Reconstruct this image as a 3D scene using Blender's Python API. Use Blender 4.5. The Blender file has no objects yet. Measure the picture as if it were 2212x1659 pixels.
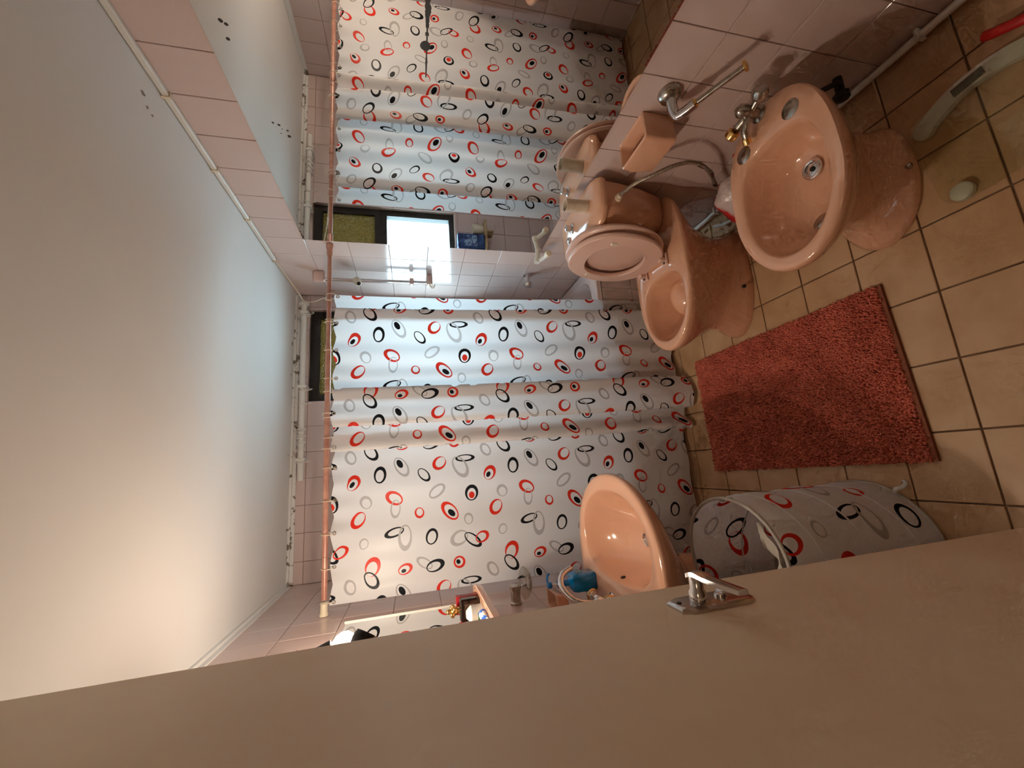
import bpy, math, random
import numpy as np
from mathutils import Vector, Matrix
from mathutils.geometry import delaunay_2d_cdt
random.seed(7)
rng = np.random.default_rng(7)
SC = bpy.context.scene
COL = SC.collection
PI = math.pi

# ------------------------------------------------------------------ camera, world, exposure
# room axes: X to the wall with the large mirror, Y into the room, Z up. The photograph is turned on its side.
AX = Vector((-0.07469616, -0.97745262, 0.19750155))
AY = Vector((-0.23196276, 0.20965318, 0.94986253))
AZ = Vector((-0.96985244, 0.02513808, -0.24239289))
cam_data = bpy.data.cameras.new('camera')
cam = bpy.data.objects.new('camera', cam_data)
COL.objects.link(cam)
rx = Vector((AX[0], AY[0], AZ[0])); dn = Vector((AX[1], AY[1], AZ[1])); fw = Vector((AX[2], AY[2], AZ[2]))
m3 = Matrix((rx, -dn, -fw)).transposed()
cam.matrix_world = Matrix.Translation((0, 0, 1.5)) @ m3.to_4x4()
cam_data.sensor_fit = 'HORIZONTAL'
cam_data.sensor_width = 36.0
cam_data.lens = 863.0 / 2212.0 * 36.0
cam_data.clip_start = 0.01
SC.camera = cam

world = bpy.data.worlds.new('daylight'); SC.world = world
world.use_nodes = True
bg = world.node_tree.nodes['Background']
bg.inputs['Color'].default_value = (0.56, 0.85, 1.0, 1)
bg.inputs['Strength'].default_value = 18.0
BULB_POWER = 275.0
SC.view_settings.view_transform = 'Standard'
SC.view_settings.look = 'None'
SC.view_settings.exposure = 0.22
SC.view_settings.gamma = 1.0
SC.view_settings.use_curve_mapping = False
SC.cycles.use_denoising = True
SC.cycles.max_bounces = 6
SC.cycles.diffuse_bounces = 4
SC.cycles.glossy_bounces = 4
SC.cycles.use_adaptive_sampling = True
SC.cycles.adaptive_threshold = 0.06
SC.cycles.adaptive_min_samples = 12
SC.cycles.transparent_max_bounces = 8
SC.cycles.sample_clamp_indirect = 6.0

XR, XL, YB, YF, ZC = 1.16, -0.565, 2.62, -0.10, 2.2
YROD, ZROD = 1.985, 1.885

# ------------------------------------------------------------------ materials
def srgb(r, g, b):
    f = lambda c: (c / 255 / 12.92) if c / 255 <= 0.04045 else ((c / 255 + 0.055) / 1.055) ** 2.4
    return (f(r), f(g), f(b), 1)

def mat(name, col, rough=0.5, metal=0.0, spec=0.5, col2=None, nscale=6.0, nlo=0.4, nhi=0.65, bump=0.0, bscale=40.0,
        coat=0.0, trans=0.0, rand=0.0, emit=None, estr=0.0, alpha=1.0, detail=4):
    m = bpy.data.materials.new(name); m.use_nodes = True
    nt = m.node_tree; N, L = nt.nodes, nt.links
    p = N['Principled BSDF']
    p.inputs['Base Color'].default_value = col
    p.inputs['Roughness'].default_value = rough
    p.inputs['Metallic'].default_value = metal
    p.inputs['Specular IOR Level'].default_value = spec
    p.inputs['Coat Weight'].default_value = coat
    p.inputs['Coat Roughness'].default_value = 0.04
    p.inputs['Transmission Weight'].default_value = trans
    p.inputs['Alpha'].default_value = alpha
    if emit:
        p.inputs['Emission Color'].default_value = emit
        p.inputs['Emission Strength'].default_value = estr
    tc = None
    if col2 or bump:
        tc = N.new('ShaderNodeTexCoord')
        geo = N.new('ShaderNodeNewGeometry')
    src = None
    if col2:
        n = N.new('ShaderNodeTexNoise'); n.inputs['Scale'].default_value = nscale; n.inputs['Detail'].default_value = detail
        L.new(geo.outputs['Position'], n.inputs['Vector'])
        r = N.new('ShaderNodeMapRange'); r.inputs[1].default_value = nlo; r.inputs[2].default_value = nhi
        L.new(n.outputs['Fac'], r.inputs[0])
        mx = N.new('ShaderNodeMix'); mx.data_type = 'RGBA'
        mx.inputs[6].default_value = col; mx.inputs[7].default_value = col2
        L.new(r.outputs[0], mx.inputs[0]); src = mx.outputs[2]
    if rand:
        oi = N.new('ShaderNodeObjectInfo'); r = N.new('ShaderNodeMapRange')
        r.inputs[3].default_value = 1 - rand; r.inputs[4].default_value = 1 + rand
        L.new(oi.outputs['Random'], r.inputs[0])
        hs = N.new('ShaderNodeHueSaturation'); hs.inputs['Color'].default_value = col
        if src: L.new(src, hs.inputs['Color'])
        L.new(r.outputs[0], hs.inputs['Value']); src = hs.outputs[0]
    if src: L.new(src, p.inputs['Base Color'])
    if bump:
        n2 = N.new('ShaderNodeTexNoise'); n2.inputs['Scale'].default_value = bscale; n2.inputs['Detail'].default_value = 3
        L.new(geo.outputs['Position'], n2.inputs['Vector'])
        b = N.new('ShaderNodeBump'); b.inputs['Strength'].default_value = bump; b.inputs['Distance'].default_value = 0.01
        L.new(n2.outputs['Fac'], b.inputs['Height']); L.new(b.outputs[0], p.inputs['Normal'])
    return m

def fabric(name, col, tl=0.4, gloss=0.015):
    m = bpy.data.materials.new(name); m.use_nodes = True
    nt = m.node_tree; N, L = nt.nodes, nt.links
    N.remove(N['Principled BSDF']); out = N['Material Output']
    d = N.new('ShaderNodeBsdfDiffuse'); t = N.new('ShaderNodeBsdfTranslucent'); g = N.new('ShaderNodeBsdfGlossy')
    d.inputs['Color'].default_value = col; t.inputs['Color'].default_value = col
    g.inputs['Roughness'].default_value = 0.35
    a = N.new('ShaderNodeMixShader'); a.inputs[0].default_value = tl
    b = N.new('ShaderNodeMixShader'); b.inputs[0].default_value = gloss
    L.new(d.outputs[0], a.inputs[1]); L.new(t.outputs[0], a.inputs[2])
    L.new(a.outputs[0], b.inputs[1]); L.new(g.outputs[0], b.inputs[2]); L.new(b.outputs[0], out.inputs[0])
    return m

def glassy(name, tint=(1, 1, 1, 1), refl=0.12):
    m = bpy.data.materials.new(name); m.use_nodes = True
    nt = m.node_tree; N, L = nt.nodes, nt.links
    N.remove(N['Principled BSDF']); out = N['Material Output']
    t = N.new('ShaderNodeBsdfTransparent'); g = N.new('ShaderNodeBsdfGlossy')
    t.inputs['Color'].default_value = tint; g.inputs['Roughness'].default_value = 0.03
    f = N.new('ShaderNodeLayerWeight'); f.inputs['Blend'].default_value = 0.5
    pw = N.new('ShaderNodeMath'); pw.operation = 'POWER'; pw.inputs[1].default_value = 4.0; L.new(f.outputs['Facing'], pw.inputs[0])
    ma = N.new('ShaderNodeMath'); ma.operation = 'MULTIPLY_ADD'; ma.inputs[1].default_value = 0.5; ma.inputs[2].default_value = refl * 0.4; L.new(pw.outputs[0], ma.inputs[0])
    b = N.new('ShaderNodeMixShader'); L.new(ma.outputs[0], b.inputs[0])
    L.new(t.outputs[0], b.inputs[1]); L.new(g.outputs[0], b.inputs[2]); L.new(b.outputs[0], out.inputs[0])
    return m

WALL_TILE = mat('wall_tile_ceramic', (0.63, 0.485, 0.44, 1), 0.13, spec=0.55, rand=0.025, bump=0.012, bscale=14)
GROUT = mat('grout', (0.42, 0.31, 0.25, 1), 0.9, col2=(0.28, 0.2, 0.15, 1), nscale=9)
FLOOR_TILE = mat('floor_tile_ceramic', (0.58, 0.375, 0.215, 1), 0.36, spec=0.4, col2=(0.50, 0.305, 0.16, 1), nscale=7, rand=0.03)
FLOOR_GROUT = mat('floor_grout', (0.20, 0.12, 0.07, 1), 0.9, col2=(0.12, 0.07, 0.04, 1), nscale=8)
CERAMIC = mat('peach_ceramic', (0.71, 0.39, 0.25, 1), 0.12, spec=0.55, coat=0.5)
SEATPL = mat('pale_pink_plastic', (0.68, 0.45, 0.37, 1), 0.3)
CHROME = mat('chrome', (0.72, 0.72, 0.74, 1), 0.12, metal=1.0)
DULL_CHROME = mat('worn_chrome', (0.55, 0.53, 0.5, 1), 0.26, metal=1.0, col2=(0.4, 0.36, 0.3, 1), nscale=60)
BRASS = mat('brass', (0.85, 0.55, 0.2, 1), 0.18, metal=1.0)
MIRROR_SILVER = mat('mirror_silver', (0.86, 0.87, 0.86, 1), 0.0, metal=1.0)
WHITE_PL = mat('white_plastic', (0.72, 0.69, 0.63, 1), 0.4)
CREAM_PL = mat('cream_plastic', (0.72, 0.62, 0.46, 1), 0.4)
BLACK_PL = mat('black_plastic', (0.015, 0.014, 0.014, 1), 0.35)
DARK = mat('dark_hole', (0.01, 0.008, 0.007, 1), 0.8)
DOOR_PAINT = mat('cream_door_paint', (0.86, 0.67, 0.48, 1), 0.42, spec=0.35, col2=(0.79, 0.58, 0.39, 1), nscale=3, bump=0.01, bscale=12)
PLASTER = mat('wall_plaster', (0.6, 0.52, 0.44, 1), 0.9)
WOOD = mat('wood', (0.45, 0.3, 0.16, 1), 0.6, col2=(0.33, 0.2, 0.1, 1), nscale=20)
COPPER = mat('faded_copper_rod', (0.55, 0.29, 0.22, 1), 0.32, metal=0.15, col2=(0.42, 0.19, 0.14, 1), nscale=18)
FRAME_PAINT = mat('dark_window_paint', (0.022, 0.018, 0.016, 1), 0.5)
CARDBOARD = mat('grey_cardboard', (0.62, 0.53, 0.42, 1), 0.85, col2=(0.55, 0.45, 0.34, 1), nscale=50)
BLUE_LIQUID = mat('blue_soap_liquid', (0.0, 0.20, 0.50, 1), 0.12, coat=0.3)
CLOTH_W = fabric('curtain_white', (0.91, 0.905, 0.91, 1), 0.42)
CLOTH_R = fabric('curtain_red', (0.72, 0.035, 0.018, 1), 0.25)
CLOTH_K = fabric('curtain_black', (0.012, 0.014, 0.018, 1), 0.1, 0.008)
CLOTH_G = fabric('curtain_grey', (0.55, 0.53, 0.53, 1), 0.4)

# ceiling paint: white, with mould and flaking along the far edge and a few scars
def ceiling_mat():
    m = mat('ceiling_paint', (0.80, 0.78, 0.75, 1), 0.75, spec=0.25, bump=0.03, bscale=5)
    nt = m.node_tree; N, L = nt.nodes, nt.links; p = N['Principled BSDF']
    geo = N.new('ShaderNodeNewGeometry'); sx = N.new('ShaderNodeSeparateXYZ'); L.new(geo.outputs['Position'], sx.inputs[0])
    r = N.new('ShaderNodeMapRange'); r.inputs[1].default_value = 2.42; r.inputs[2].default_value = 2.62
    r.inputs[3].default_value = 0.0; r.inputs[4].default_value = 0.33; L.new(sx.outputs['Y'], r.inputs[0])
    n = N.new('ShaderNodeTexNoise'); n.inputs['Scale'].default_value = 24; n.inputs['Detail'].default_value = 6
    L.new(geo.outputs['Position'], n.inputs['Vector'])
    a = N.new('ShaderNodeMath'); a.operation = 'ADD'; L.new(r.outputs[0], a.inputs[0]); L.new(n.outputs['Fac'], a.inputs[1])
    st = N.new('ShaderNodeMapRange'); st.inputs[1].default_value = 0.87; st.inputs[2].default_value = 0.93
    L.new(a.outputs[0], st.inputs[0])
    mx = N.new('ShaderNodeMix'); mx.data_type = 'RGBA'
    mx.inputs[6].default_value = (0.80, 0.78, 0.75, 1); mx.inputs[7].default_value = (0.20, 0.16, 0.12, 1)
    L.new(st.outputs[0], mx.inputs[0]); L.new(mx.outputs[2], p.inputs['Base Color'])
    return m
CEIL = ceiling_mat()

# old mirror: silver lost along a horizontal crack at its near end
def old_mirror():
    m = mat('old_mirror_silver', (0.84, 0.84, 0.82, 1), 0.0, metal=1.0)
    nt = m.node_tree; N, L = nt.nodes, nt.links; p = N['Principled BSDF']
    geo = N.new('ShaderNodeNewGeometry'); sx = N.new('ShaderNodeSeparateXYZ'); L.new(geo.outputs['Position'], sx.inputs[0])
    def math_(op, a, b=None):
        q = N.new('ShaderNodeMath'); q.operation = op
        for k, v in ((0, a), (1, b)):
            if v is None: continue
            if isinstance(v, (int, float)): q.inputs[k].default_value = v
            else: L.new(v, q.inputs[k])
        return q.outputs[0]
    n = N.new('ShaderNodeTexNoise'); n.inputs['Scale'].default_value = 30; n.inputs['Detail'].default_value = 5
    L.new(geo.outputs['Position'], n.inputs['Vector'])
    dist = math_('ABSOLUTE', math_('SUBTRACT', sx.outputs['Z'], 1.437))
    # half width of the lost strip, varying along Y
    n1 = N.new('ShaderNodeTexNoise'); n1.noise_dimensions = '1D'; n1.inputs['Scale'].default_value = 26; n1.inputs['Detail'].default_value = 3
    L.new(sx.outputs['Y'], n1.inputs['W'])
    w = math_('MULTIPLY', math_('SUBTRACT', n1.outputs['Fac'], 0.28), 0.026)
    rag = math_('MULTIPLY', math_('SUBTRACT', n.outputs['Fac'], 0.5), 0.016)
    inside = math_('LESS_THAN', math_('ADD', dist, rag), w)
    inside = math_('MULTIPLY', inside, math_('LESS_THAN', sx.outputs['Y'], 0.885))
    thin = math_('MULTIPLY', math_('LESS_THAN', math_('ADD', dist, math_('MULTIPLY', rag, 0.3)), 0.0022), math_('LESS_THAN', sx.outputs['Y'], 1.005))
    dark = math_('MAXIMUM', inside, thin)
    for (cy, cz, cr) in ((0.912, 1.441, .014), (0.938, 1.947, .006), (0.945, 1.938, .004), (0.984, 1.948, .004), (1.246, 1.921, .003), (1.252, 1.905, .004), (1.268, 1.900, .003), (1.272, 1.885, .005), (1.287, 1.908, .003), (1.296, 1.886, .006)):
        dy = math_('SUBTRACT', sx.outputs['Y'], cy); dz = math_('SUBTRACT', sx.outputs['Z'], cz)
        rr = math_('SQRT', math_('ADD', math_('MULTIPLY', dy, dy), math_('MULTIPLY', dz, dz)))
        dark = math_('MAXIMUM', dark, math_('LESS_THAN', math_('ADD', rr, math_('MULTIPLY', rag, 0.6)), cr))
    mx = N.new('ShaderNodeMix'); mx.data_type = 'RGBA'
    mx.inputs[6].default_value = (0.84, 0.84, 0.82, 1); mx.inputs[7].default_value = (0.03, 0.025, 0.02, 1)
    L.new(dark, mx.inputs[0]); L.new(mx.outputs[2], p.inputs['Base Color'])
    L.new(math_('SUBTRACT', 1.0, dark), p.inputs['Metallic'])
    L.new(math_('MULTIPLY', dark, 0.6), p.inputs['Roughness'])
    return m
OLD_MIRROR = old_mirror()

# ------------------------------------------------------------------ mesh helpers
def tag(o, label=None, cat=None, group=None, kind=None):
    if label: o['label'] = label
    if cat: o['category'] = cat
    if group: o['group'] = group
    if kind: o['kind'] = kind
    return o

def wloc(o):
    v = Vector((0, 0, 0))
    while o is not None:
        v = v + o.location; o = o.parent
    return v

def build(name, vf, material, parent=None, smooth=False, loc=None):
    """one mesh object; vertices in room coordinates, stored relative to the parent (or to loc)"""
    v, f = vf
    v = np.asarray(v, float)
    me = bpy.data.meshes.new(name)
    o = bpy.data.objects.new(name, me)
    base = np.zeros(3)
    if parent is not None:
        o.parent = parent; base = np.array(wloc(parent))
    elif loc is not None:
        o.location = loc; base = np.array(loc, float)
    me.from_pydata((v - base).tolist(), [], [list(map(int, q)) for q in f])
    mats = material if isinstance(material, (list, tuple)) else [material]
    for q in mats: me.materials.append(q)
    if smooth:
        me.polygons.foreach_set('use_smooth', [True] * len(me.polygons))
        if smooth != 'all':
            try: me.set_sharp_from_angle(angle=math.radians(smooth if smooth is not True else 40))
            except Exception: pass
    me.update()
    COL.objects.link(o)
    return o

def thing(name, label, cat, loc, group=None):
    o = bpy.data.objects.new(name, None); COL.objects.link(o)
    o.location = loc; o.empty_display_size = 0.05
    return tag(o, label, cat, group)

def join(*vfs):
    V, F, n = [], [], 0
    for v, f in vfs:
        v = np.asarray(v, float); V.append(v); F += [[i + n for i in q] for q in f]; n += len(v)
    return np.concatenate(V), F

def box(x0, x1, y0, y1, z0, z1):
    v = [(x, y, z) for x in (x0, x1) for y in (y0, y1) for z in (z0, z1)]
    return np.array(v, float), [(0, 1, 3, 2), (4, 6, 7, 5), (0, 4, 5, 1), (2, 3, 7, 6), (0, 2, 6, 4), (1, 5, 7, 3)]

def rbox(x0, x1, y0, y1, z0, z1, b):
    """box with chamfered edges"""
    cx, cy, cz = (x0 + x1) / 2, (y0 + y1) / 2, (z0 + z1) / 2
    hx, hy, hz = (x1 - x0) / 2, (y1 - y0) / 2, (z1 - z0) / 2
    b = min(b, hx * .95, hy * .95, hz * .95)
    V, F, idx = [], [], {}
    for sx in (-1, 1):
        for sy in (-1, 1):
            for sz in (-1, 1):
                for k in range(3):
                    p = [hx - b, hy - b, hz - b]; p[k] += b
                    idx[(sx, sy, sz, k)] = len(V)
                    V.append((cx + sx * p[0], cy + sy * p[1], cz + sz * p[2]))
                F.append([idx[(sx, sy, sz, k)] for k in ((0, 1, 2) if sx * sy * sz > 0 else (0, 2, 1))])
    S = (-1, 1)
    for k in range(3):
        a, c = [(1, 2), (2, 0), (0, 1)][k]
        for s in S:
            q = []
            for (u, w) in ((-1, -1), (1, -1), (1, 1), (-1, 1)):
                t = [0, 0, 0]; t[k] = s; t[a] = u; t[c] = w; q.append(idx[(*t, k)])
            F.append(q if s > 0 else q[::-1])
    for k in range(3):
        a, c = [(1, 2), (2, 0), (0, 1)][k]
        for u in S:
            for w in S:
                q = []
                t = [0, 0, 0]; t[a] = u; t[c] = w
                t0 = list(t); t0[k] = -1; t1 = list(t); t1[k] = 1
                q = [idx[(*t0, a)], idx[(*t1, a)], idx[(*t1, c)], idx[(*t0, c)]]
                F.append(q if u * w < 0 else q[::-1])
    return np.array(V), F

def loft(rings, cap0=True, cap1=True):
    n = len(rings[0]); V = np.concatenate([np.asarray(r, float) for r in rings]); F = []
    for i in range(len(rings) - 1):
        a, b = i * n, (i + 1) * n
        for j in range(n):
            k = (j + 1) % n; F.append((a + j, a + k, b + k, b + j))
    if cap0: F.append(list(range(n))[::-1])
    if cap1: F.append([(len(rings) - 1) * n + j for j in range(n)])
    return V, F

def frame_of(t):
    t = np.asarray(t, float); t = t / np.linalg.norm(t)
    a = np.array([0, 0, 1.0]) if abs(t[2]) < 0.9 else np.array([1.0, 0, 0])
    u = np.cross(t, a); u /= np.linalg.norm(u); w = np.cross(t, u)
    return t, u, w

def lathe(profile, base, axis=(0, 0, 1), n=24, cap0=True, cap1=True):
    """profile: (radius, distance along the axis)"""
    t, u, w = frame_of(axis); base = np.asarray(base, float); rings = []
    for r, d in profile:
        rings.append([base + t * d + r * (math.cos(2 * PI * k / n) * u + math.sin(2 * PI * k / n) * w) for k in range(n)])
    return loft(rings, cap0, cap1)

def cyl(p0, p1, r, n=16):
    p0, p1 = np.asarray(p0, float), np.asarray(p1, float); L = np.linalg.norm(p1 - p0)
    return lathe([(r, 0), (r, L)], p0, p1 - p0, n)

def catmull(pts, per=8, closed=False):
    P = np.asarray(pts, float); n = len(P); out = []
    for i in range(n if closed else n - 1):
        if closed: a, b, c, d = P[(i - 1) % n], P[i], P[(i + 1) % n], P[(i + 2) % n]
        else: a, b, c, d = P[max(i - 1, 0)], P[i], P[i + 1], P[min(i + 2, n - 1)]
        for k in range(per):
            t = k / per
            out.append(0.5 * ((2 * b) + (c - a) * t + (2 * a - 5 * b + 4 * c - d) * t * t + (3 * b - a - 3 * c + d) * t ** 3))
    if not closed: out.append(P[-1])
    return np.array(out)

def tube(path, r, n=8, closed=False):
    P = np.asarray(path, float); m = len(P); rings = []
    rr = r if hasattr(r, '__len__') else [r] * m
    t0 = P[1] - P[0]; _, u, w = frame_of(t0)
    for i in range(m):
        if closed: t = P[(i + 1) % m] - P[(i - 1) % m]
        else: t = P[min(i + 1, m - 1)] - P[max(i - 1, 0)]
        t = t / (np.linalg.norm(t) + 1e-12)
        u = u - t * (u @ t); u /= np.linalg.norm(u); w = np.cross(t, u)
        rings.append([P[i] + rr[i] * (math.cos(2 * PI * k / n) * u + math.sin(2 * PI * k / n) * w) for k in range(n)])
    if closed:
        V, F = loft(rings, False, False); a = (m - 1) * n
        F += [(a + j, a + (j + 1) % n, (j + 1) % n, j) for j in range(n)]
        return V, F
    return loft(rings)

def torus(c, axis, R, r, n=20, k=8):
    t, u, w = frame_of(axis); c = np.asarray(c, float)
    return tube([c + R * (math.cos(2 * PI * i / n) * u + math.sin(2 * PI * i / n) * w) for i in range(n)], r, k, closed=True)

def ball(c, r, n=20, m=12, sq=(1, 1, 1)):
    c = np.asarray(c, float); rings = []
    for i in range(1, m):
        a = PI * i / m
        rings.append([c + r * np.array([math.sin(a) * math.cos(2 * PI * j / n) * sq[0], math.sin(a) * math.sin(2 * PI * j / n) * sq[1], -math.cos(a) * sq[2]]) for j in range(n)])
    return loft(rings)

def egg(x0, x1, yc, hw, z, wide=0.5, p0=2.0, p1=2.0, n=48):
    """closed plan outline between x0 and x1, widest at `wide`, squareness p0 at the x0 end and p1 at the x1 end"""
    xm = x0 + (x1 - x0) * wide; out = []
    for k in range(n):
        t = 2 * PI * k / n; c, s = math.cos(t), math.sin(t)
        p = p1 if c > 0 else p0; a = (x1 - xm) if c > 0 else (xm - x0)
        cx = math.copysign(abs(c) ** (2 / p), c); sy = math.copysign(abs(s) ** (2 / p), s)
        out.append((xm + a * cx, yc + hw * sy, z))
    return out

# ------------------------------------------------------------------ room shell
floor = tag(build('floor', box(XL - .05, XR + .05, -1.4, YB + .05, -0.06, -0.005), FLOOR_GROUT), 'beige square tiled bathroom floor with dark joints', None, None, 'structure')
TILE_CACHE = {}
def tile_mesh(key, w, h, material, th=0.006, ch=0.0012):
    """a slab lying in local XY (w by h), its glazed face towards +Z, edges chamfered"""
    k = (key, round(w, 4), round(h, 4))
    if k in TILE_CACHE: return TILE_CACHE[k]
    v, f = [], []
    for (d, z) in ((0, 0), (0, th - ch), (ch, th)):
        v += [(d, d, z), (w - d, d, z), (w - d, h - d, z), (d, h - d, z)]
    for a in (0, 4):
        for j in range(4): f.append((a + j, a + (j + 1) % 4, a + 4 + (j + 1) % 4, a + 4 + j))
    f.append((8, 9, 10, 11))
    me = bpy.data.meshes.new('tile'); me.from_pydata(v, [], f); me.materials.append(material); me.update()
    TILE_CACHE[k] = me
    return me

def lay_tiles(parent, origin, ud, vd, us, vs, gap, material, key, skip=None, wob=0.0015):
    """tiles between joint lines us x vs on the plane origin + u*ud + v*vd (normal ud x vd)"""
    ud, vd = Vector(ud), Vector(vd); nd = ud.cross(vd); org = Vector(origin)
    rot = Matrix((ud, vd, nd)).transposed().to_4x4()
    for a0, a1 in zip(us[:-1], us[1:]):
        for b0, b1 in zip(vs[:-1], vs[1:]):
            if a1 - a0 < 0.012 or b1 - b0 < 0.012: continue
            if skip and skip((a0 + a1) / 2, (b0 + b1) / 2): continue
            me = tile_mesh(key, a1 - a0 - gap, b1 - b0 - gap, material)
            o = bpy.data.objects.new('tile', me); o.parent = parent
            j = Matrix.Rotation(rng.normal(0, wob), 4, 'X') @ Matrix.Rotation(rng.normal(0, wob), 4, 'Y')
            o.matrix_local = Matrix.Translation(org + ud * (a0 + gap / 2) + vd * (b0 + gap / 2)) @ rot @ j
            COL.objects.link(o)

def joints(lo, hi, ref, step):
    k = math.floor((lo - ref) / step) + 1; out = [lo]
    while ref + k * step < hi - 1e-6:
        out.append(ref + k * step); k += 1
    return [q for q in out] + [hi]

lay_tiles(floor, (0, 0, -0.006), (1, 0, 0), (0, 1, 0), joints(XL, XR, 0.0, 0.2015), joints(-0.09, 2.0, 0.762, 0.194), 0.005, FLOOR_TILE, 'floor')

ZJ = joints(0, ZC, 2.2, 0.2)
wall_right = tag(build('wall_right', box(XR + .006, XR + .1, YF - 1.3, YB + .1, 0, ZC), GROUT), 'pink tiled side wall carrying the large mirror and the toilet', None, None, 'structure')
lay_tiles(wall_right, (XR + .006, 0, 0), (0, -1, 0), (0, 0, 1), [-q for q in joints(YF, YB, 1.188, 0.1525)][::-1], ZJ, 0.0022, WALL_TILE, 'wall',
          skip=lambda a, b: (-1.90 < a < -0.2 and 0.85 < b < 1.95) or (a < -2.0 and b < 0.35))
wall_left = tag(build('wall_left', box(XL - .1, XL - .006, YF - 1.3, YB + .1, 0, ZC), GROUT), 'pink tiled side wall behind the washbasin', None, None, 'structure')
lay_tiles(wall_left, (XL - .006, 0, 0), (0, 1, 0), (0, 0, 1), joints(YF, YB, 1.62, 0.1525), ZJ, 0.0022, WALL_TILE, 'wall', skip=lambda a, b: (a > 2.0 and b < 0.35) or a < 0.3)
WX0, WX1, WZ0, WZ1 = 0.47, 1.06, 1.17, 2.12
wall_back = tag(build('wall_back', join(box(XL - .1, WX0, YB + .006, YB + .16, 0, ZC), box(WX1, XR + .1, YB + .006, YB + .16, 0, ZC),
                box(WX0, WX1, YB + .006, YB + .16, 0, WZ0), box(WX0, WX1, YB + .006, YB + .16, WZ1, ZC)), GROUT), 'pink tiled end wall with the window above the bathtub', None, None, 'structure')
bx = sorted(set(joints(XL, XR, WX0, 0.1525) + [WX1])); bz = sorted(set([round(q, 4) for q in ZJ] + [WZ0, WZ1]))
lay_tiles(wall_back, (0, YB + .006, 0), (1, 0, 0), (0, 0, 1), bx, bz, 0.0022, WALL_TILE, 'wall',
          skip=lambda a, b: (WX0 < a < WX1 and WZ0 < b < WZ1) or b < 0.35)
# wall with the doorway the photographer stands in, and the passage behind it
wall_front = tag(build('wall_front', join(box(XL - .1, -0.29, YF - .12, YF, 0, ZC), box(0.56, XR + .1, YF - .12, YF, 0, ZC), box(-0.29, 0.56, YF - .12, YF, 2.06, ZC)), PLASTER), 'wall around the doorway', None, None, 'structure')
wall_hall = tag(build('wall_hall', join(box(XL - .1, XR + .1, -1.42, -1.36, 0, ZC)), PLASTER), 'plain wall of the passage outside', None, None, 'structure')
ceiling = tag(build('ceiling', box(XL - .1, XR + .1, -1.42, YB + .16, ZC, ZC + .08), CEIL), 'white painted ceiling, flaking at the far edge', None, None, 'structure')
# flaked scars in the ceiling paint
SCAR = mat('bare_plaster_scar', (0.33, 0.29, 0.25, 1), 0.9, col2=(0.2, 0.17, 0.14, 1), nscale=60)
def scar(x, y, r, seed):
    g = np.random.default_rng(seed); n = 11
    top = [(x + r * (0.55 + 0.75 * g.random()) * math.cos(2 * PI * k / n), y + 1.5 * r * (0.5 + 0.8 * g.random()) * math.sin(2 * PI * k / n), ZC - 0.0012) for k in range(n)]
    return loft([[(a, b, ZC + 0.002) for a, b, c in top], top])
for i, (x, y, r) in enumerate([(1.078, 1.113, .006), (1.054, 1.137, .004), (1.05, 1.16, .003)]):
    build('paint_scar', scar(x, y, r, i), SCAR, ceiling)
tag(build('trim_1', join(box(XL, XL + .018, YF, YB, ZC - .012, ZC), box(XL, XL + .006, YF, YB, ZC - .03, ZC)), CEIL), 'narrow white moulding along the ceiling over the washbasin', None, None, 'structure')
tag(build('trim_2', join(box(XL + .018, XR, YB - .02, YB, ZC - .012, ZC), box(XL + .018, XR, YB - .006, YB, ZC - .03, ZC)), CEIL), 'narrow white moulding along the ceiling over the window', None, None, 'structure')

# window
YW = YB + .05
win = tag(build('window_1', join(box(WX0, WX0 + .045, YW - .02, YW + .03, WZ0, WZ1), box(WX1 - .045, WX1, YW - .02, YW + .03, WZ0, WZ1),
          box(WX0 + .045, WX1 - .045, YW - .02, YW + .03, WZ0, WZ0 + .04), box(WX0 + .045, WX1 - .045, YW - .02, YW + .03, WZ1 - .055, WZ1),
          box(WX0 + .045, WX1 - .045, YW - .02, YW + .03, 1.645, 1.725)), FRAME_PAINT), 'dark framed window with patterned upper pane over the bathtub', None, None, 'structure')
CLEAR = glassy('clear_pane')
def patterned_glass():
    m = bpy.data.materials.new('patterned_glass'); m.use_nodes = True
    nt = m.node_tree; N, L = nt.nodes, nt.links; N.remove(N['Principled BSDF']); out = N['Material Output']
    geo = N.new('ShaderNodeNewGeometry'); v = N.new('ShaderNodeTexVoronoi'); v.inputs['Scale'].default_value = 75
    L.new(geo.outputs['Position'], v.inputs['Vector'])
    b = N.new('ShaderNodeBump'); b.inputs['Strength'].default_value = 0.9; b.inputs['Distance'].default_value = 0.01; L.new(v.outputs['Distance'], b.inputs['Height'])
    t = N.new('ShaderNodeBsdfTranslucent'); t.inputs['Color'].default_value = (0.12, 0.085, 0.032, 1); L.new(b.outputs[0], t.inputs['Normal'])
    g = N.new('ShaderNodeBsdfGlossy'); g.inputs['Roughness'].default_value = 0.12; L.new(b.outputs[0], g.inputs['Normal'])
    x = N.new('ShaderNodeMixShader'); x.inputs[0].default_value = 0.12
    L.new(t.outputs[0], x.inputs[1]); L.new(g.outputs[0], x.inputs[2]); L.new(x.outputs[0], out.inputs[0])
    return m
build('pane', box(WX0 + .045, WX1 - .045, YW, YW + .004, 1.725, WZ1 - .055), patterned_glass(), win)
build('pane', box(WX0 + .045, WX1 - .045, YW, YW + .004, WZ0 + .04, 1.645), CLEAR, win)
build('window_sill', rbox(WX0 + .001, WX1 - .001, YB - .012, YW - .02, WZ0 - .018, WZ0 + .004, .003), WALL_TILE, win)

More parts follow.
